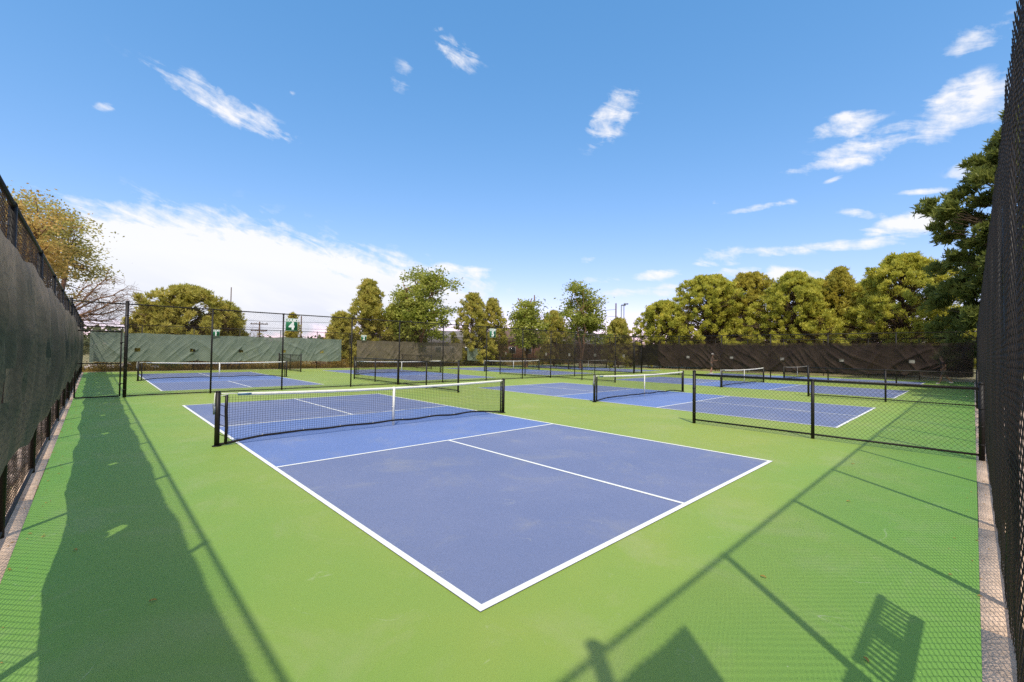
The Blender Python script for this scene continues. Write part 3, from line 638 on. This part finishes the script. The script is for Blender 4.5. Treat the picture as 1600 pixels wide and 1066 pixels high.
# left
tree_px('d', 50, 40, 296, 165, LF_WARM, 'sparse honey coloured broadleaf tree over the left fence', seed=4, base=.30, nclump=150, per=110, leaf=.062, clump=.75, bark=BARKRED, bare=0)
tree_px('d', 2, 31, 282, 150, LF_AMBER, 'amber-leaved broadleaf tree rising right behind the left fence top', seed=14, base=.3, nclump=120, per=120, leaf=.055, bark=BARKRED)
x, y = at(112, 38); root = empty('bare_tree', (x-.6, y, 0)); tag(root, 'leafless branches reaching out right of the left fence, over the gate', 'tree')
rng = np.random.default_rng(5); tb = MB(); ends = []
limb(tb, (0, 0, 0), (0, 0, 3.2), .13, .10, rng, 5, .03, 8)
for (dx, dz) in ((3.6, 3.9), (3.9, 2.2), (2.6, 4.7), (3.2, 3.0), (1.6, 4.0), (3.0, 1.3)):
    pts = limb(tb, (0, 0, 3.1), (dx*.78, rng.uniform(-1, 1), 3.0+dz*.75-.6), .075, .03, rng, 8, .16, 6)
    for q in pts[2:]:
        for _ in range(5):
            e = np.array(q)+np.array([rng.uniform(.1, 1.1), rng.uniform(-.7, .7), rng.uniform(-.5, .8)]); pp = limb(tb, q, e, .02, .008, rng, 5, .22, 4)
            for q2 in pp[2:]:
                limb(tb, q2, np.array(q2)+rng.normal(0, .28, 3)+np.array([.18, 0, 0]), .009, .005, rng, 3, .2, 3)
tb.build('trunk', BARKRED, root, True)
tree_px('p', 292, 48, 452, 150, LF_BRONZE, 'broad golden-green pine behind the green windscreen of court 1', seed=21, nb=14, dens=1.5)
tree_px('p', 240, 47, 478, 80, LF_BRONZE, 'shorter pine touching the left side of the broad pine', seed=22, dens=1.4)
tree_px('p', 346, 49, 480, 60, LF_BRONZE, 'shorter pine touching the right side of the broad pine', seed=23, dens=1.4)
tree_px('p', 456, 60, 493, 16, LF_PINE2, 'slim dark young pine just behind the COURT 4 sign', seed=24)
tree_px('d', 395, 75, 508, 34, LF_WARM, 'small reddish bare-looking tree beside the crossarm utility pole', seed=25, nclump=14, per=30, bare=.6, bark=BARKRED)
# middle
tree_px('p', 574, 47, 441, 58, LF_BRONZE, 'tall narrow bronze pine left of the big broadleaf tree', seed=31, dens=1.5, nb=12, base=.02)
tree_px('p', 533, 46, 492, 46, LF_BRONZE, 'low bronze pine left of the tall narrow one', seed=32, dens=1.4, base=.02)
tree_px('d', 657, 46, 402, 128, LF_GREEN, 'largest broadleaf tree at the centre, round green crown with open gaps', seed=33, base=.14, nclump=175, per=105, leaf=.105, clump=.62, bark=BARKRED)
tree_px('p', 615, 48, 480, 50, LF_BRONZE, 'yellowish shrubby pine under the left side of the big broadleaf tree', seed=34, dens=1.3, base=.02)
tree_px('p', 738, 50, 462, 52, LF_BRONZE, 'loose brownish pine right of the big broadleaf tree', seed=35, dens=1.0, base=.02)
tree_px('p', 768, 51, 470, 44, LF_BRONZE, 'brownish pine behind the COURT 5 sign', seed=36, dens=1.0, base=.02)
tree_px('d', 822, 47, 431, 78, LF_GREEN, 'broadleaf tree with a pointed thin top, right of the COURT 5 sign', seed=37, base=.12, nclump=85, per=95, leaf=.10, clump=.6, bark=BARKRED)
tree_px('d', 908, 47, 447, 88, LF_GREEN, 'rounded bright green broadleaf tree left of the light poles', seed=38, base=.12, nclump=100, per=105, leaf=.10, clump=.62, bark=BARKRED)
tree_px('p', 866, 52, 490, 50, LF_BRONZE, 'low bronze pine between the two smaller broadleaf trees', seed=39, dens=1.2, base=.02)
tree_px('p', 966, 52, 503, 44, LF_BRONZE, 'small round bronze pine under the light poles', seed=40, dens=1.3, base=.02)
# right row
tree_px('p', 1036, 56, 474, 92, LF_PINE, 'lowest golden pine at the left end of the right-hand row', seed=41, dens=1.5, base=.03, nb=13)
tree_px('p', 1106, 57, 434, 128, LF_PINE, 'golden pine second from the left of the right-hand row', seed=42, dens=1.5, base=.03, nb=14)
tree_px('p', 1172, 60, 430, 112, LF_PINE2, 'olive pine third from the left of the right-hand row', seed=43, dens=1.4, base=.03, nb=13)
tree_px('p', 1240, 55, 429, 140, LF_PINE, 'wide round-topped golden pine in the middle of the right-hand row', seed=44, dens=1.5, base=.03, nb=14)
tree_px('p', 1312, 57, 422, 112, LF_PINE2, 'pointed olive pine right of the wide round-topped one', seed=45, dens=1.3, base=.03, nb=13, fat=.9)
tree_px('p', 1412, 53, 402, 158, LF_PINE, 'tallest bright yellow-green pine at the right end of the golden row', seed=46, dens=1.7, base=.03, nb=15)
tree_px('p', 1142, 62, 446, 84, LF_PINE2, 'half-hidden olive pine in the first notch of the right-hand row', seed=48, dens=1.3)
tree_px('p', 1278, 61, 440, 88, LF_PINE, 'half-hidden golden pine left of the pointed olive one', seed=49, dens=1.3)
tree_px('p', 1360, 58, 440, 96, LF_PINE2, 'shorter pine filling the gap left of the bright yellow-green one', seed=47, dens=1.3, base=.03)
pine(40.4, -5.3, 18.3, 5.2, LF_DARK, 'huge dark pine towering over the right end of the windscreen', seed=51, dens=1.25, tuft=.44, base=.06, fat=.75, spikes=13, gap=.08, cl=.66)
for i, (a, b_, hh) in enumerate(((29.5, -8.2, 11.5), (22.5, -9.0, 15.5), (36, -8.6, 15))):
    pine(a, b_, hh, 4.4, LF_DARK, ['dark pine behind the right-edge fence, casting the shade on the far right courts', 'dark pine behind the right-edge fence, nearest of the shaded ones', 'dark pine just right of the huge one, behind the right-edge fence'][i], seed=60+i, dens=.9, tuft=.4, base=.06, cl=.7)

# ------------------------------------------------------------------ planting beyond the far and left fences
def shrub(x, y, r, h, m, label, seed, leaf=.06, per=700):
    rng = np.random.default_rng(seed); root = empty('shrub', (x, y, 0)); tag(root, label, 'shrub', 'shrubs and grasses beyond the fences')
    P = rng.normal(0, 1, (per, 3)); P /= np.linalg.norm(P, axis=1)[:, None]; P *= (rng.random((per, 1))**.4)*(1+.25*np.sin(P[:, :1]*7+P[:, 1:2]*5))
    P = P*np.array([r, r, h*.5])+np.array([0, 0, h*.5]); P[:, 2] = np.abs(P[:, 2])
    V, F = leaf_quads(P, leaf, rng); b = MB(); b.add(V, F); b.build('foliage', m, root)
    t = MB()
    for _ in range(6): limb(t, (0, 0, -.02), (rng.uniform(-r, r)*.6, rng.uniform(-r, r)*.6, h*.7), .02, .006, rng, 4, .1, 4)
    t.build('stem', BARK, root)
LF_STRAW = foliage('straw_grass', (.22, .15, .03), (.38, .26, .06), (.50, .34, .10))
LF_RUST = foliage('rust_shrub', (.12, .07, .03), (.22, .12, .05), (.34, .2, .1))
LF_SHRUBG = foliage('shrub_green', (.06, .09, .015), (.14, .17, .03), (.26, .26, .05))
ms = [(LF_STRAW, 'straw coloured clump'), (LF_RUST, 'rust brown shrub'), (LF_SHRUBG, 'yellow-green shrub')]
rng0 = np.random.default_rng(3)
where = ['behind the gate', 'under the left end of the green windscreen', 'left of the COURT 1 net post', 'behind the left half of the court 1 net', 'near the COURT 1 sign', 'behind the centre strap of the court 1 net', 'behind the right part of the court 1 net', 'behind the COURT 4 sign post', 'near the right post of the court 1 net', 'between courts 1 and 2', 'at the gap between the green and olive windscreens', 'below the COURT 2 sign', 'behind the left half of the court 2 net', 'behind the court 2 strap', 'behind the right half of the court 2 net', 'right of the court 2 net', 'left of the short green windscreen piece', 'at the far right corner of the far fence']
for i, wv in enumerate(where):
    m_, nm_ = ms[[0, 0, 2, 1, 1, 0, 0, 0, 1, 0, 2, 1, 2, 0, 0, 1, 0, 2][i]]
    shrub(-1.4+i*1.78, FY+.9+rng0.uniform(0, 1.4), rng0.uniform(.9, 1.3), rng0.uniform(.55, 1.0), m_, f'{nm_} {wv}, beyond the far fence', 100+i)
for i, (yy, wv) in enumerate(((1.9, 'nearest of the left bed'), (4.6, 'second of the left bed'), (7.5, 'just past the second fence post'), (10.5, 'half-way to the gate'), (13.6, 'shortly before the gate'))):
    shrub(FX-1.7-rng0.uniform(0, .6), yy, .7, .75, [LF_SHRUBG, LF_STRAW][i % 2], f'low {["yellow-green", "straw coloured"][i % 2]} shrub seen under the left windscreen, {wv}', 140+i, .04, 600)
def rock(name, x, y, r, seed, label, group):
    rng = np.random.default_rng(seed); bm = bmesh.new(); bmesh.ops.create_icosphere(bm, subdivisions=3, radius=r)
    k = rng.normal(0, 1, (7, 3)); k /= np.linalg.norm(k, axis=1)[:, None]
    for v in bm.verts:
        d = v.co.normalized(); s_ = 1+.10*math.sin(5*d.x+seed)+.08*math.sin(7*d.y+3*d.z)
        for q in k:
            c = d.dot(Vector(q)); s_ = min(s_, .78/c if c > .78/1.2 else s_)
        v.co = Vector((d.x*r*s_*1.2, d.y*r*s_, d.z*r*s_*.75))
    me = bpy.data.meshes.new(name); bm.to_mesh(me); bm.free(); me.materials.append(ROCK)
    o = link(name, me, None, (x, y, r*.35)); o.rotation_euler = (0, 0, seed); tag(o, label, 'boulder', group)
for i, (x, r) in enumerate(((-2.0, .42), (-1.1, .34), (-.3, .46), (.5, .38), (1.3, .3))):
    rock('boulder', x, FY+3.1-.15*i, r, 5+i, 'pale boulder seen through the gate, ' + ['leftmost of the row', 'second from the left', 'largest, in the middle of the row', 'second from the right', 'smallest, rightmost of the row'][i], 'boulders beyond the far fence')
rb = MB(); rg = np.random.default_rng(9)
base = np.array([(math.cos(a)*c, math.sin(a)*c, z) for z, c in ((-.5, .7), (.25, .95), (.7, .45)) for a in np.arange(5)*2*PI/5])
bf = [(r0*5+k, r0*5+(k+1) % 5, (r0+1)*5+(k+1) % 5, (r0+1)*5+k) for r0 in (0, 1) for k in range(5)]+[(10, 11, 12, 12), (10, 12, 13, 13), (10, 13, 14, 14)]
n_ = 2600
for i in range(n_):
    s_ = rg.uniform(.03, .085); p = np.array([FX-.14-rg.random()**1.4*3.2, rg.uniform(-2.5, 19), .005]); a = rg.uniform(0, 6.28)
    v = base*s_*rg.uniform(.7, 1.3, 3); v = v @ np.array([[math.cos(a), math.sin(a), 0], [-math.sin(a), math.cos(a), 0], [0, 0, 1]])
    rb.add(v+p, bf)
tag(rb.build('cobbles', mat('cobble', (.62, .48, .40), .9, .55, 6, 4, fine=.3, fscale=12)), 'pinkish river stones on the ground under the left windscreen', 'stones', kind='stuff')
gr = MB(); gp = np.stack([rg.uniform(-9, 48, 9000), FY+.35+rg.random(9000)*4.5, np.zeros(9000)], 1)
a = rg.uniform(0, 6.28, 9000); hh = rg.uniform(.12, .42, 9000); dx = np.stack([np.cos(a), np.sin(a), 0*a], 1)*.05
tipv = np.stack([np.cos(a)*.1, np.sin(a)*.1, hh], 1)+gp
V = np.stack([gp-dx, gp+dx, tipv], 1).reshape(-1, 3); gr.add(V, np.arange(len(V)).reshape(-1, 3))
tag(gr.build('dry_grass', LF_STRAW), 'straw coloured dry grass growing beyond the far fence', 'grass', kind='stuff')

# ------------------------------------------------------------------ poles and wires
def hgt_at(u, D, v): return (549+(u-800)*.0146-v)/px_m(u, D)+CAM[2]
def upole(u, D, vtop, label, arms=0, r=.14, m=WOOD, name='utility_pole'):
    x, y = at(u, D); h = hgt_at(u, D, vtop); root = empty(name, (x, y, 0), -YAW); tag(root, label, 'pole')
    b = MB(); b.tube([(0, 0, 0), (0, 0, h)], [r, r*.65], 10); b.build('pole_shaft', m, root, True)
    for i in range(arms):
        z = h-.35-i*1.0; b = MB(); b.box((0, -.14, z), (2.6-.2*i, .12, .14)); arm = b.build('crossarm', m, root)
        for sx in (-1.15, -.45, .45, 1.15): c = MB(); c.tube([(sx, -.14, z+.07), (sx, -.14, z+.12), (sx, -.14, z+.22)], [.03, .06, .03], 8); c.build('insulator', STEEL, arm)
    return x, y, h
PB = upole(405, 75, 503, 'utility pole with two crossarms beyond the far fence, left of the COURT 4 sign', 2)
PA = upole(359, 78, 449, 'thin tall pole rising from the right side of the broad pine', 0, .10)
PC = upole(470, 68, 494, 'plain wooden pole just right of the COURT 4 sign', 0, .12)
PD = upole(962, 66, 474, 'wooden utility pole left of the twin light poles', 0, .14)
def lightpole(u, vtop, label, side):
    x, y = at(u, 70); h = hgt_at(u, 70, vtop); root = empty('light_pole', (x, y, 0), -YAW); tag(root, label, 'light pole', 'court light poles')
    b = MB(); b.tube([(0, 0, 0), (0, 0, h)], [.10, .07], 10); b.build('pole_shaft', STEEL, root, True)
    b = MB(); b.box((side*.32, 0, h), (.62, .34, .16)); b.build('lamp_head', STEEL, root)
lightpole(970.5, 477, 'thin grey light pole, left one of the pair', 1)
lightpole(974.5, 475, 'thin grey light pole with a lamp head, right one of the pair', 1)
def wire(p, q, sag, label):
    b = MB(); p, q = np.array(p), np.array(q)
    b.tube([tuple(p+(q-p)*t-np.array([0, 0, sag*4*t*(1-t)])) for t in np.linspace(0, 1, 14)], .022, 5); o = b.build('overhead_wire', BLACK); tag(o, label, 'wire', 'overhead wires')
for i, dz in enumerate((.1, -.9)):
    wire((PB[0], PB[1], PB[2]+dz), (at(-40, 80)[0], at(-40, 80)[1], PB[2]+dz+3), .6, ['upper', 'lower'][i]+' wire from the crossarm pole towards the left')
    wire((PB[0], PB[1], PB[2]+dz), (PD[0], PD[1], PD[2]+dz-1), .9, ['upper', 'lower'][i]+' wire from the crossarm pole towards the right')

# ------------------------------------------------------------------ unseen slatted panels hung on the back fence (throw the slatted shadow)
def panel(x0, label):
    root = empty('slatted_panel', (x0, BY-.05, 0)); tag(root, label, 'panel', 'barred panels on the back fence')
    b = MB()
    for z in (.98, 1.37): b.box((.5, 0, z), (1.0, .03, .05 if z > 1 else .09))
    b.box((.5, 0, 1.17), (.16, .025, .33)); b.build('panel_frame', BLACK, root)
    b = MB()
    for k in range(17):
        if abs(k-8) > 1: b.box((.03+k*.0588, 0, 1.175), (.020, .02, .34))
    b.build('slat', BLACK, root)
panel(.66, 'barred black panel low on the back fence, its slatted shadow at the bottom right')
panel(-.46, 'second barred black panel on the back fence, its shadow cut by the bottom edge')
b = MB(); b.tube([(-1.28, BY-.06, 0), (-1.28, BY-.06, 3.52)], .048, 12); b.tube([(-1.28, BY-.06, 3.52), (-1.28, BY-.06, 3.55), (-1.28, BY-.06, 3.57)], [.057, .045, .015], 12)
tag(b.build('fence_post', BLACK, None, True), 'thick round-capped post on the back fence, its blunt shadow at the bottom edge', 'post')

# ------------------------------------------------------------------ players
SKIN = mat('skin', (.42, .22, .14), .55, .15, 6)
def mk(name, col): return mat(name, col, .85, .2, 8)
def skin_obj(name, verts, edges, radii, m, parent, levels=1):
    me = bpy.data.meshes.new(name); me.from_pydata(verts, edges, []); o = bpy.data.objects.new(name, me); C.objects.link(o)
    s_ = o.modifiers.new('s', 'SKIN'); s_.use_smooth_shade = True; s_.branch_smoothing = .6; sub = o.modifiers.new('u', 'SUBSURF'); sub.levels = levels; sub.render_levels = levels
    for i, r in enumerate(radii):
        d = me.skin_vertices[0].data[i]; d.radius = (r if isinstance(r, tuple) else (r, r)); d.use_root = (i == 0)
    dg = bpy.context.evaluated_depsgraph_get(); m2 = bpy.data.meshes.new_from_object(o.evaluated_get(dg)); bpy.data.objects.remove(o)
    m2.materials.clear(); m2.materials.append(m)
    return link(name, m2, parent)
def person(loc, rz, label, shirt, shorts, cap, pose, shoe):
    """x is forward. pose gives joints"""
    root = empty('person', loc, rz); tag(root, label, 'person', 'players beyond the brown windscreen')
    P = pose; J = []; E = []; Rr = []
    def add(p, r, par=None):
        J.append(p); Rr.append(r)
        if par is not None: E.append((par, len(J)-1))
        return len(J)-1
    pel = add(P['pelvis'], (.13, .16)); wa = add(P['waist'], (.11, .145), pel); ch = add(P['chest'], (.12, .175), wa); nb_ = add(P['neck'], .06, ch); hd0 = add(P['head0'], (.075, .07), nb_); hd = add(P['head'], (.105, .085), hd0); hd1 = add(P['head1'], (.085, .075), hd)
    nose = add(tuple(np.array(P['head'])+np.array([.105, 0, -.015])), .018, hd)
    hands = []
    for s_ in ('l', 'r'):
        sh = add(P[s_+'sh'], .068, ch); el_ = add(P[s_+'el'], .045, sh); wr = add(P[s_+'wr'], .03, el_)
        d = np.array(P[s_+'wr'])-np.array(P[s_+'el']); d = d/np.linalg.norm(d); palm = np.array(P[s_+'wr'])+d*.07
        pm_ = add(tuple(palm), (.022, .04), wr); hands.append(tuple(palm+d*.05))
        up = np.array([0, 0, 1.]); sd2 = np.cross(d, up); sd2 /= np.linalg.norm(sd2)+1e-6; up = np.cross(sd2, d)
        for k, ln_ in enumerate((.07, .08, .075, .06)):
            o1 = palm+up*(.03-.02*k); f1 = add(tuple(o1+d*ln_*.6), .009, pm_); add(tuple(o1+d*ln_*.9-sd2*.03*(1 if s_ == 'l' else -1)), .008, f1)
        t1 = add(tuple(palm+up*.045-d*.01), .011, pm_); add(tuple(palm+up*.06+d*.03), .009, t1)
    for s_ in ('l', 'r'):
        hp = add(P[s_+'hip'], .095, pel); kn = add(P[s_+'kn'], .06, hp); cf_ = add(tuple(np.array(P[s_+'kn'])*.6+np.array(P[s_+'an'])*.4), .055, kn); an = add(P[s_+'an'], .037, cf_); add(tuple(np.array(P[s_+'an'])+np.array([.14, 0, -.045])), .033, an)
    body = skin_obj('body', J, E, Rr, SKIN, root)
    P2 = lambda k: tuple(P[k])
    # shirt with sleeves, shorts, shoes, cap: shells a little larger than the body
    lerp = lambda a, c, t: tuple(np.array(P[a])*(1-t)+np.array(P[c])*t)
    skin_obj('shirt', [lerp('pelvis', 'waist', .3), P2('waist'), P2('chest'), lerp('chest', 'neck', .6), P2('lsh'), lerp('lsh', 'lel', .75), P2('rsh'), lerp('rsh', 'rel', .75)], [(0, 1), (1, 2), (2, 3), (2, 4), (4, 5), (2, 6), (6, 7)], [(.145, .175), (.13, .165), (.135, .19), (.075, .09), .088, .068, .088, .068], shirt, root)
    skin_obj('shorts', [P2('pelvis'), lerp('pelvis', 'waist', .45), P2('lhip'), lerp('lhip', 'lkn', .8), P2('rhip'), lerp('rhip', 'rkn', .8)], [(0, 1), (0, 2), (2, 3), (0, 4), (4, 5)], [(.15, .18), (.14, .17), .12, .095, .12, .095], shorts, root)
    for s_ in ('l', 'r'):
        an = np.array(P[s_+'an']); skin_obj('shoe', [tuple(an+np.array([-.045, 0, -.045])), tuple(an+np.array([.05, 0, -.045])), tuple(an+np.array([.17, 0, -.055]))], [(0, 1), (1, 2)], [(.045, .045), (.05, .045), (.035, .045)], shoe, root)
    hc = np.array(P['head1'])+np.array([-.015, 0, .0])
    if cap is not None:
        bm = bmesh.new(); bmesh.ops.create_uvsphere(bm, u_segments=16, v_segments=10, radius=.115)
        bmesh.ops.delete(bm, geom=[v for v in bm.verts if v.co.z < -.01], context='VERTS')
        me = bpy.data.meshes.new('cap'); bm.to_mesh(me); bm.free(); me.materials.append(cap); co = link('cap', me, root, tuple(hc))
        c = MB(); c.box((.15, 0, .0), (.12, .14, .012)); c.build('visor', cap, co)
    else:
        skin_obj('hair', [tuple(hc+np.array([-.06, 0, -.03])), tuple(hc+np.array([0, 0, .02])), tuple(hc+np.array([.04, 0, .01]))], [(0, 1), (1, 2)], [.075, .085, .06], mk('dark_hair', (.03, .02, .015)), root)
    return root, hands
def paddle(root, hand, label, dirv):
    o = empty('paddle', (0, 0, 0)); M3 = Matrix.Rotation(root.rotation_euler.z, 4, 'Z'); p = Vector(root.location)+M3 @ Vector(hand); o.location = p; o.rotation_euler = (0, 0, root.rotation_euler.z)
    d = Vector(dirv).normalized(); b = MB(); b.tube([tuple(-d*.06), tuple(d*.09)], .017, 8); b.build('grip', BLACK, o)
    q = d.to_track_quat('Z', 'Y').to_matrix(); me = MB(); ring = []
    for k in range(20):
        a = 2*PI*k/20; ring.append((.1*math.copysign(abs(math.cos(a))**.6, math.cos(a)), .125*math.copysign(abs(math.sin(a))**.6, math.sin(a))+.21))
    v = [tuple(q @ Vector((x_, s_, z_))) for s_ in (-.007, .007) for x_, z_ in ring]
    me.add(v, [(k, (k+1) % 20, 20+(k+1) % 20, 20+k) for k in range(20)]); me.add(v, [tuple(range(20))]); me.add(v, [tuple(range(39, 19, -1))])
    me.build('paddle_face', mk('paddle_face', (.25, .1, .07)), o); tag(o, label, 'paddle')
poseA = dict(pelvis=(-.04, 0, .93), waist=(-.01, 0, 1.08), chest=(.04, 0, 1.30), neck=(.07, 0, 1.46), head0=(.09, 0, 1.53), head=(.11, 0, 1.61), head1=(.10, 0, 1.68),
    lsh=(.05, .17, 1.38), lel=(.13, .20, 1.13), lwr=(.36, .13, 1.11), rsh=(.05, -.17, 1.38), rel=(.14, -.20, 1.13), rwr=(.37, -.14, 1.16),
    lhip=(-.04, .10, .86), lkn=(.10, .14, .50), lan=(.06, .15, .09), rhip=(-.04, -.10, .86), rkn=(-.04, -.14, .49), ran=(-.20, -.15, .09))
poseB = dict(pelvis=(0, 0, .95), waist=(.02, 0, 1.10), chest=(.06, 0, 1.32), neck=(.09, 0, 1.48), head0=(.11, 0, 1.55), head=(.13, 0, 1.63), head1=(.12, 0, 1.70),
    lsh=(.07, .17, 1.40), lel=(-.05, .24, 1.16), lwr=(.10, .22, .98), rsh=(.07, -.17, 1.40), rel=(.20, -.20, 1.15), rwr=(.42, -.16, 1.02),
    lhip=(0, .10, .88), lkn=(.14, .11, .50), lan=(.24, .11, .09), rhip=(0, -.10, .88), rkn=(-.08, -.11, .50), ran=(-.36, -.11, .17))
pA, hA = person((37.4, 13.45, 0), -YAW, 'player in a pale cap and grey-brown shirt, crouching slightly with a paddle', mk('shirt_taupe', (.24, .17, .13)), mk('shorts_grey', (.16, .14, .13)), mk('cap_white', (.8, .75, .7)), poseA, mk('shoe_white', (.75, .7, .62)))
paddle(pA, hA[1], 'paddle held by the player in the pale cap', (.9, 0, -.2))
pB, hB = person((37.4, -.95, 0), -YAW-.7+PI, 'player in a dark shirt walking to the left in the shade, far right', mk('shirt_dark', (.03, .02, .025)), mk('shorts_khaki', (.22, .20, .16)), None, poseB, mk('shoe_pale', (.8, .74, .7)))
paddle(pB, hB[1], 'paddle held by the player in the dark shirt', (.9, 0, -.1))

# ------------------------------------------------------------------ fallen leaves on the near green
LEAF = foliage('fallen_leaf', (.45, .25, .06), (.55, .33, .10), (.65, .42, .16))
leafs = [(1.32, -1.79, 'orange fallen leaf inside the slatted shadow, bottom right'), (-1.55, 1.55, 'small pale leaf on the shaded green at the left'), (-1.95, 2.9, 'pale fallen leaf near the left kerb'), (1.9, -1.1, 'tiny leaf between the post shadows at the right'),
         (.3, -1.75, 'tiny leaf beside the pointed shadow at the bottom edge'), (4.6, -1.2, 'tiny leaf under the diagonal rail shadow'), (6.9, -.9, 'tiny leaf near the foot of the nearest low fence')]
for i, (x, y, lab) in enumerate(leafs):
    rg2 = np.random.default_rng(200+i); L_ = .021; n_ = 7; v = []; f = []
    for k in range(n_):
        t = k/(n_-1); wd = .42*L_*math.sin(PI*min(.97, max(.03, t)))**.8; zz = .003+.006*math.sin(PI*t)
        v += [((t-.5)*2*L_, -wd, zz+.006), ((t-.5)*2*L_, 0, zz), ((t-.5)*2*L_, wd, zz+.007)]
    for k in range(n_-1): f += [(3*k, 3*k+3, 3*k+4, 3*k+1), (3*k+1, 3*k+4, 3*k+5, 3*k+2)]
    b = MB(); b.add(v, f); o = b.build('fallen_leaf', LEAF); o.location = (x, y, .002); o.rotation_euler = (0, 0, rg2.uniform(0, 6)); tag(o, lab, 'leaf', 'fallen leaves on the near green')

# ------------------------------------------------------------------ houses and a far wood beyond the trees
def house(u, D, wd, dp, hh, rot, wallc, roofc, label):
    x, y = at(u, D); root = empty('house', (x, y, 0), -YAW+rot); tag(root, label, 'house', 'houses beyond the trees')
    b = MB(); b.box((0, 0, hh/2), (wd, dp, hh)); wl = b.build('wall', wallc, root)
    r = hh; rh = dp*.28; e = .45
    v = [(-wd/2-e, -dp/2-e, r), (wd/2+e, -dp/2-e, r), (wd/2+e, dp/2+e, r), (-wd/2-e, dp/2+e, r), (-wd/2-e, 0, r+rh), (wd/2+e, 0, r+rh)]
    b = MB(); b.add(v, [(0, 1, 5, 4), (2, 3, 4, 5), (0, 4, 3, 3), (1, 2, 5, 5), (0, 3, 2, 1)]); b.box((wd*.25, 0, r+rh), (.7, .7, 1.4)); b.build('roof', roofc, root)
    for k in range(int(wd//3)):
        xx = -wd/2+1.6+k*3
        c = MB(); c.box((xx, -dp/2-.02, hh*.55), (1.3, .05, 1.2)); fr = c.build('window', SIGNW, root)
        c = MB(); c.box((xx, -dp/2-.05, hh*.55), (1.1, .02, 1.0)); c.build('pane', GLASSY, fr)
    c = MB(); c.box((wd/2-1.1, -dp/2-.03, 1.05), (1.0, .06, 2.1)); c.build('door', WOOD, root)
GLASSY = mat('window_pane', (.04, .05, .06), .1, .2, 2, spec=.6)
HW1 = mat('beige_siding', (.52, .42, .33), .85, .12, .6); HW2 = mat('brick_wall', (.34, .17, .12), .9, .3, 3); HR = mat('brown_shingle', (.20, .13, .10), .9, .3, 4); HR2 = mat('grey_shingle', (.22, .20, .19), .9, .3, 4)
house(835, 84, 15, 9, 3.4, .3, HW2, HR, 'low brick house behind the pointed broadleaf tree')
house(700, 92, 16, 9, 3.2, -.2, HW1, HR2, 'beige house with grey roof behind the big broadleaf tree')
house(905, 88, 12, 8, 3.2, .5, HW1, HR2, 'small pale house behind the rounded broadleaf tree')
rg3 = np.random.default_rng(77); cl_ = []
for k in range(420):
    a = rg3.uniform(-.12, 1.75); D = rg3.uniform(105, 165); c = np.array([CAM[0]+math.sin(a)*D, CAM[1]+math.cos(a)*D, rg3.uniform(.5, 3.6)*(1.25+.5*math.sin(a*17))])
    q = rg3.normal(0, 1, (70, 3)); q /= np.linalg.norm(q, axis=1)[:, None]; cl_.append(c+q*rg3.random((70, 1))**.4*np.array([3.2, 3.2, 1.7]))
Pf = np.concatenate(cl_); Pf[:, 2] = np.abs(Pf[:, 2]); V, F = leaf_quads(Pf, .55, rg3); b = MB(); b.add(V, F)
tag(b.build('far_wood', foliage('far_leaves', (.07, .09, .04), (.13, .14, .06), (.22, .20, .10))), 'far-off band of trees along the horizon behind everything', 'wood', kind='stuff')

lt = MB(); rl = np.random.default_rng(31)
for i in range(260):
    x, y = (rl.uniform(FX+.02, FX+.28), rl.uniform(-2, 16)) if i < 130 else (rl.uniform(1, 30), BY+rl.uniform(.0, .34))
    a = rl.uniform(0, 6.28); L_ = rl.uniform(.008, .02); c_, s_ = math.cos(a)*L_, math.sin(a)*L_
    lt.add([(x-c_, y-s_, .006), (x+s_*.45, y-c_*.45, .012), (x+c_, y+s_, .006), (x-s_*.45, y+c_*.45, .011)], [(0, 1, 2, 3)])
tag(lt.build('leaf_litter', LEAF), 'thin scatter of dry leaf bits gathered along the kerbs', 'litter', kind='stuff')
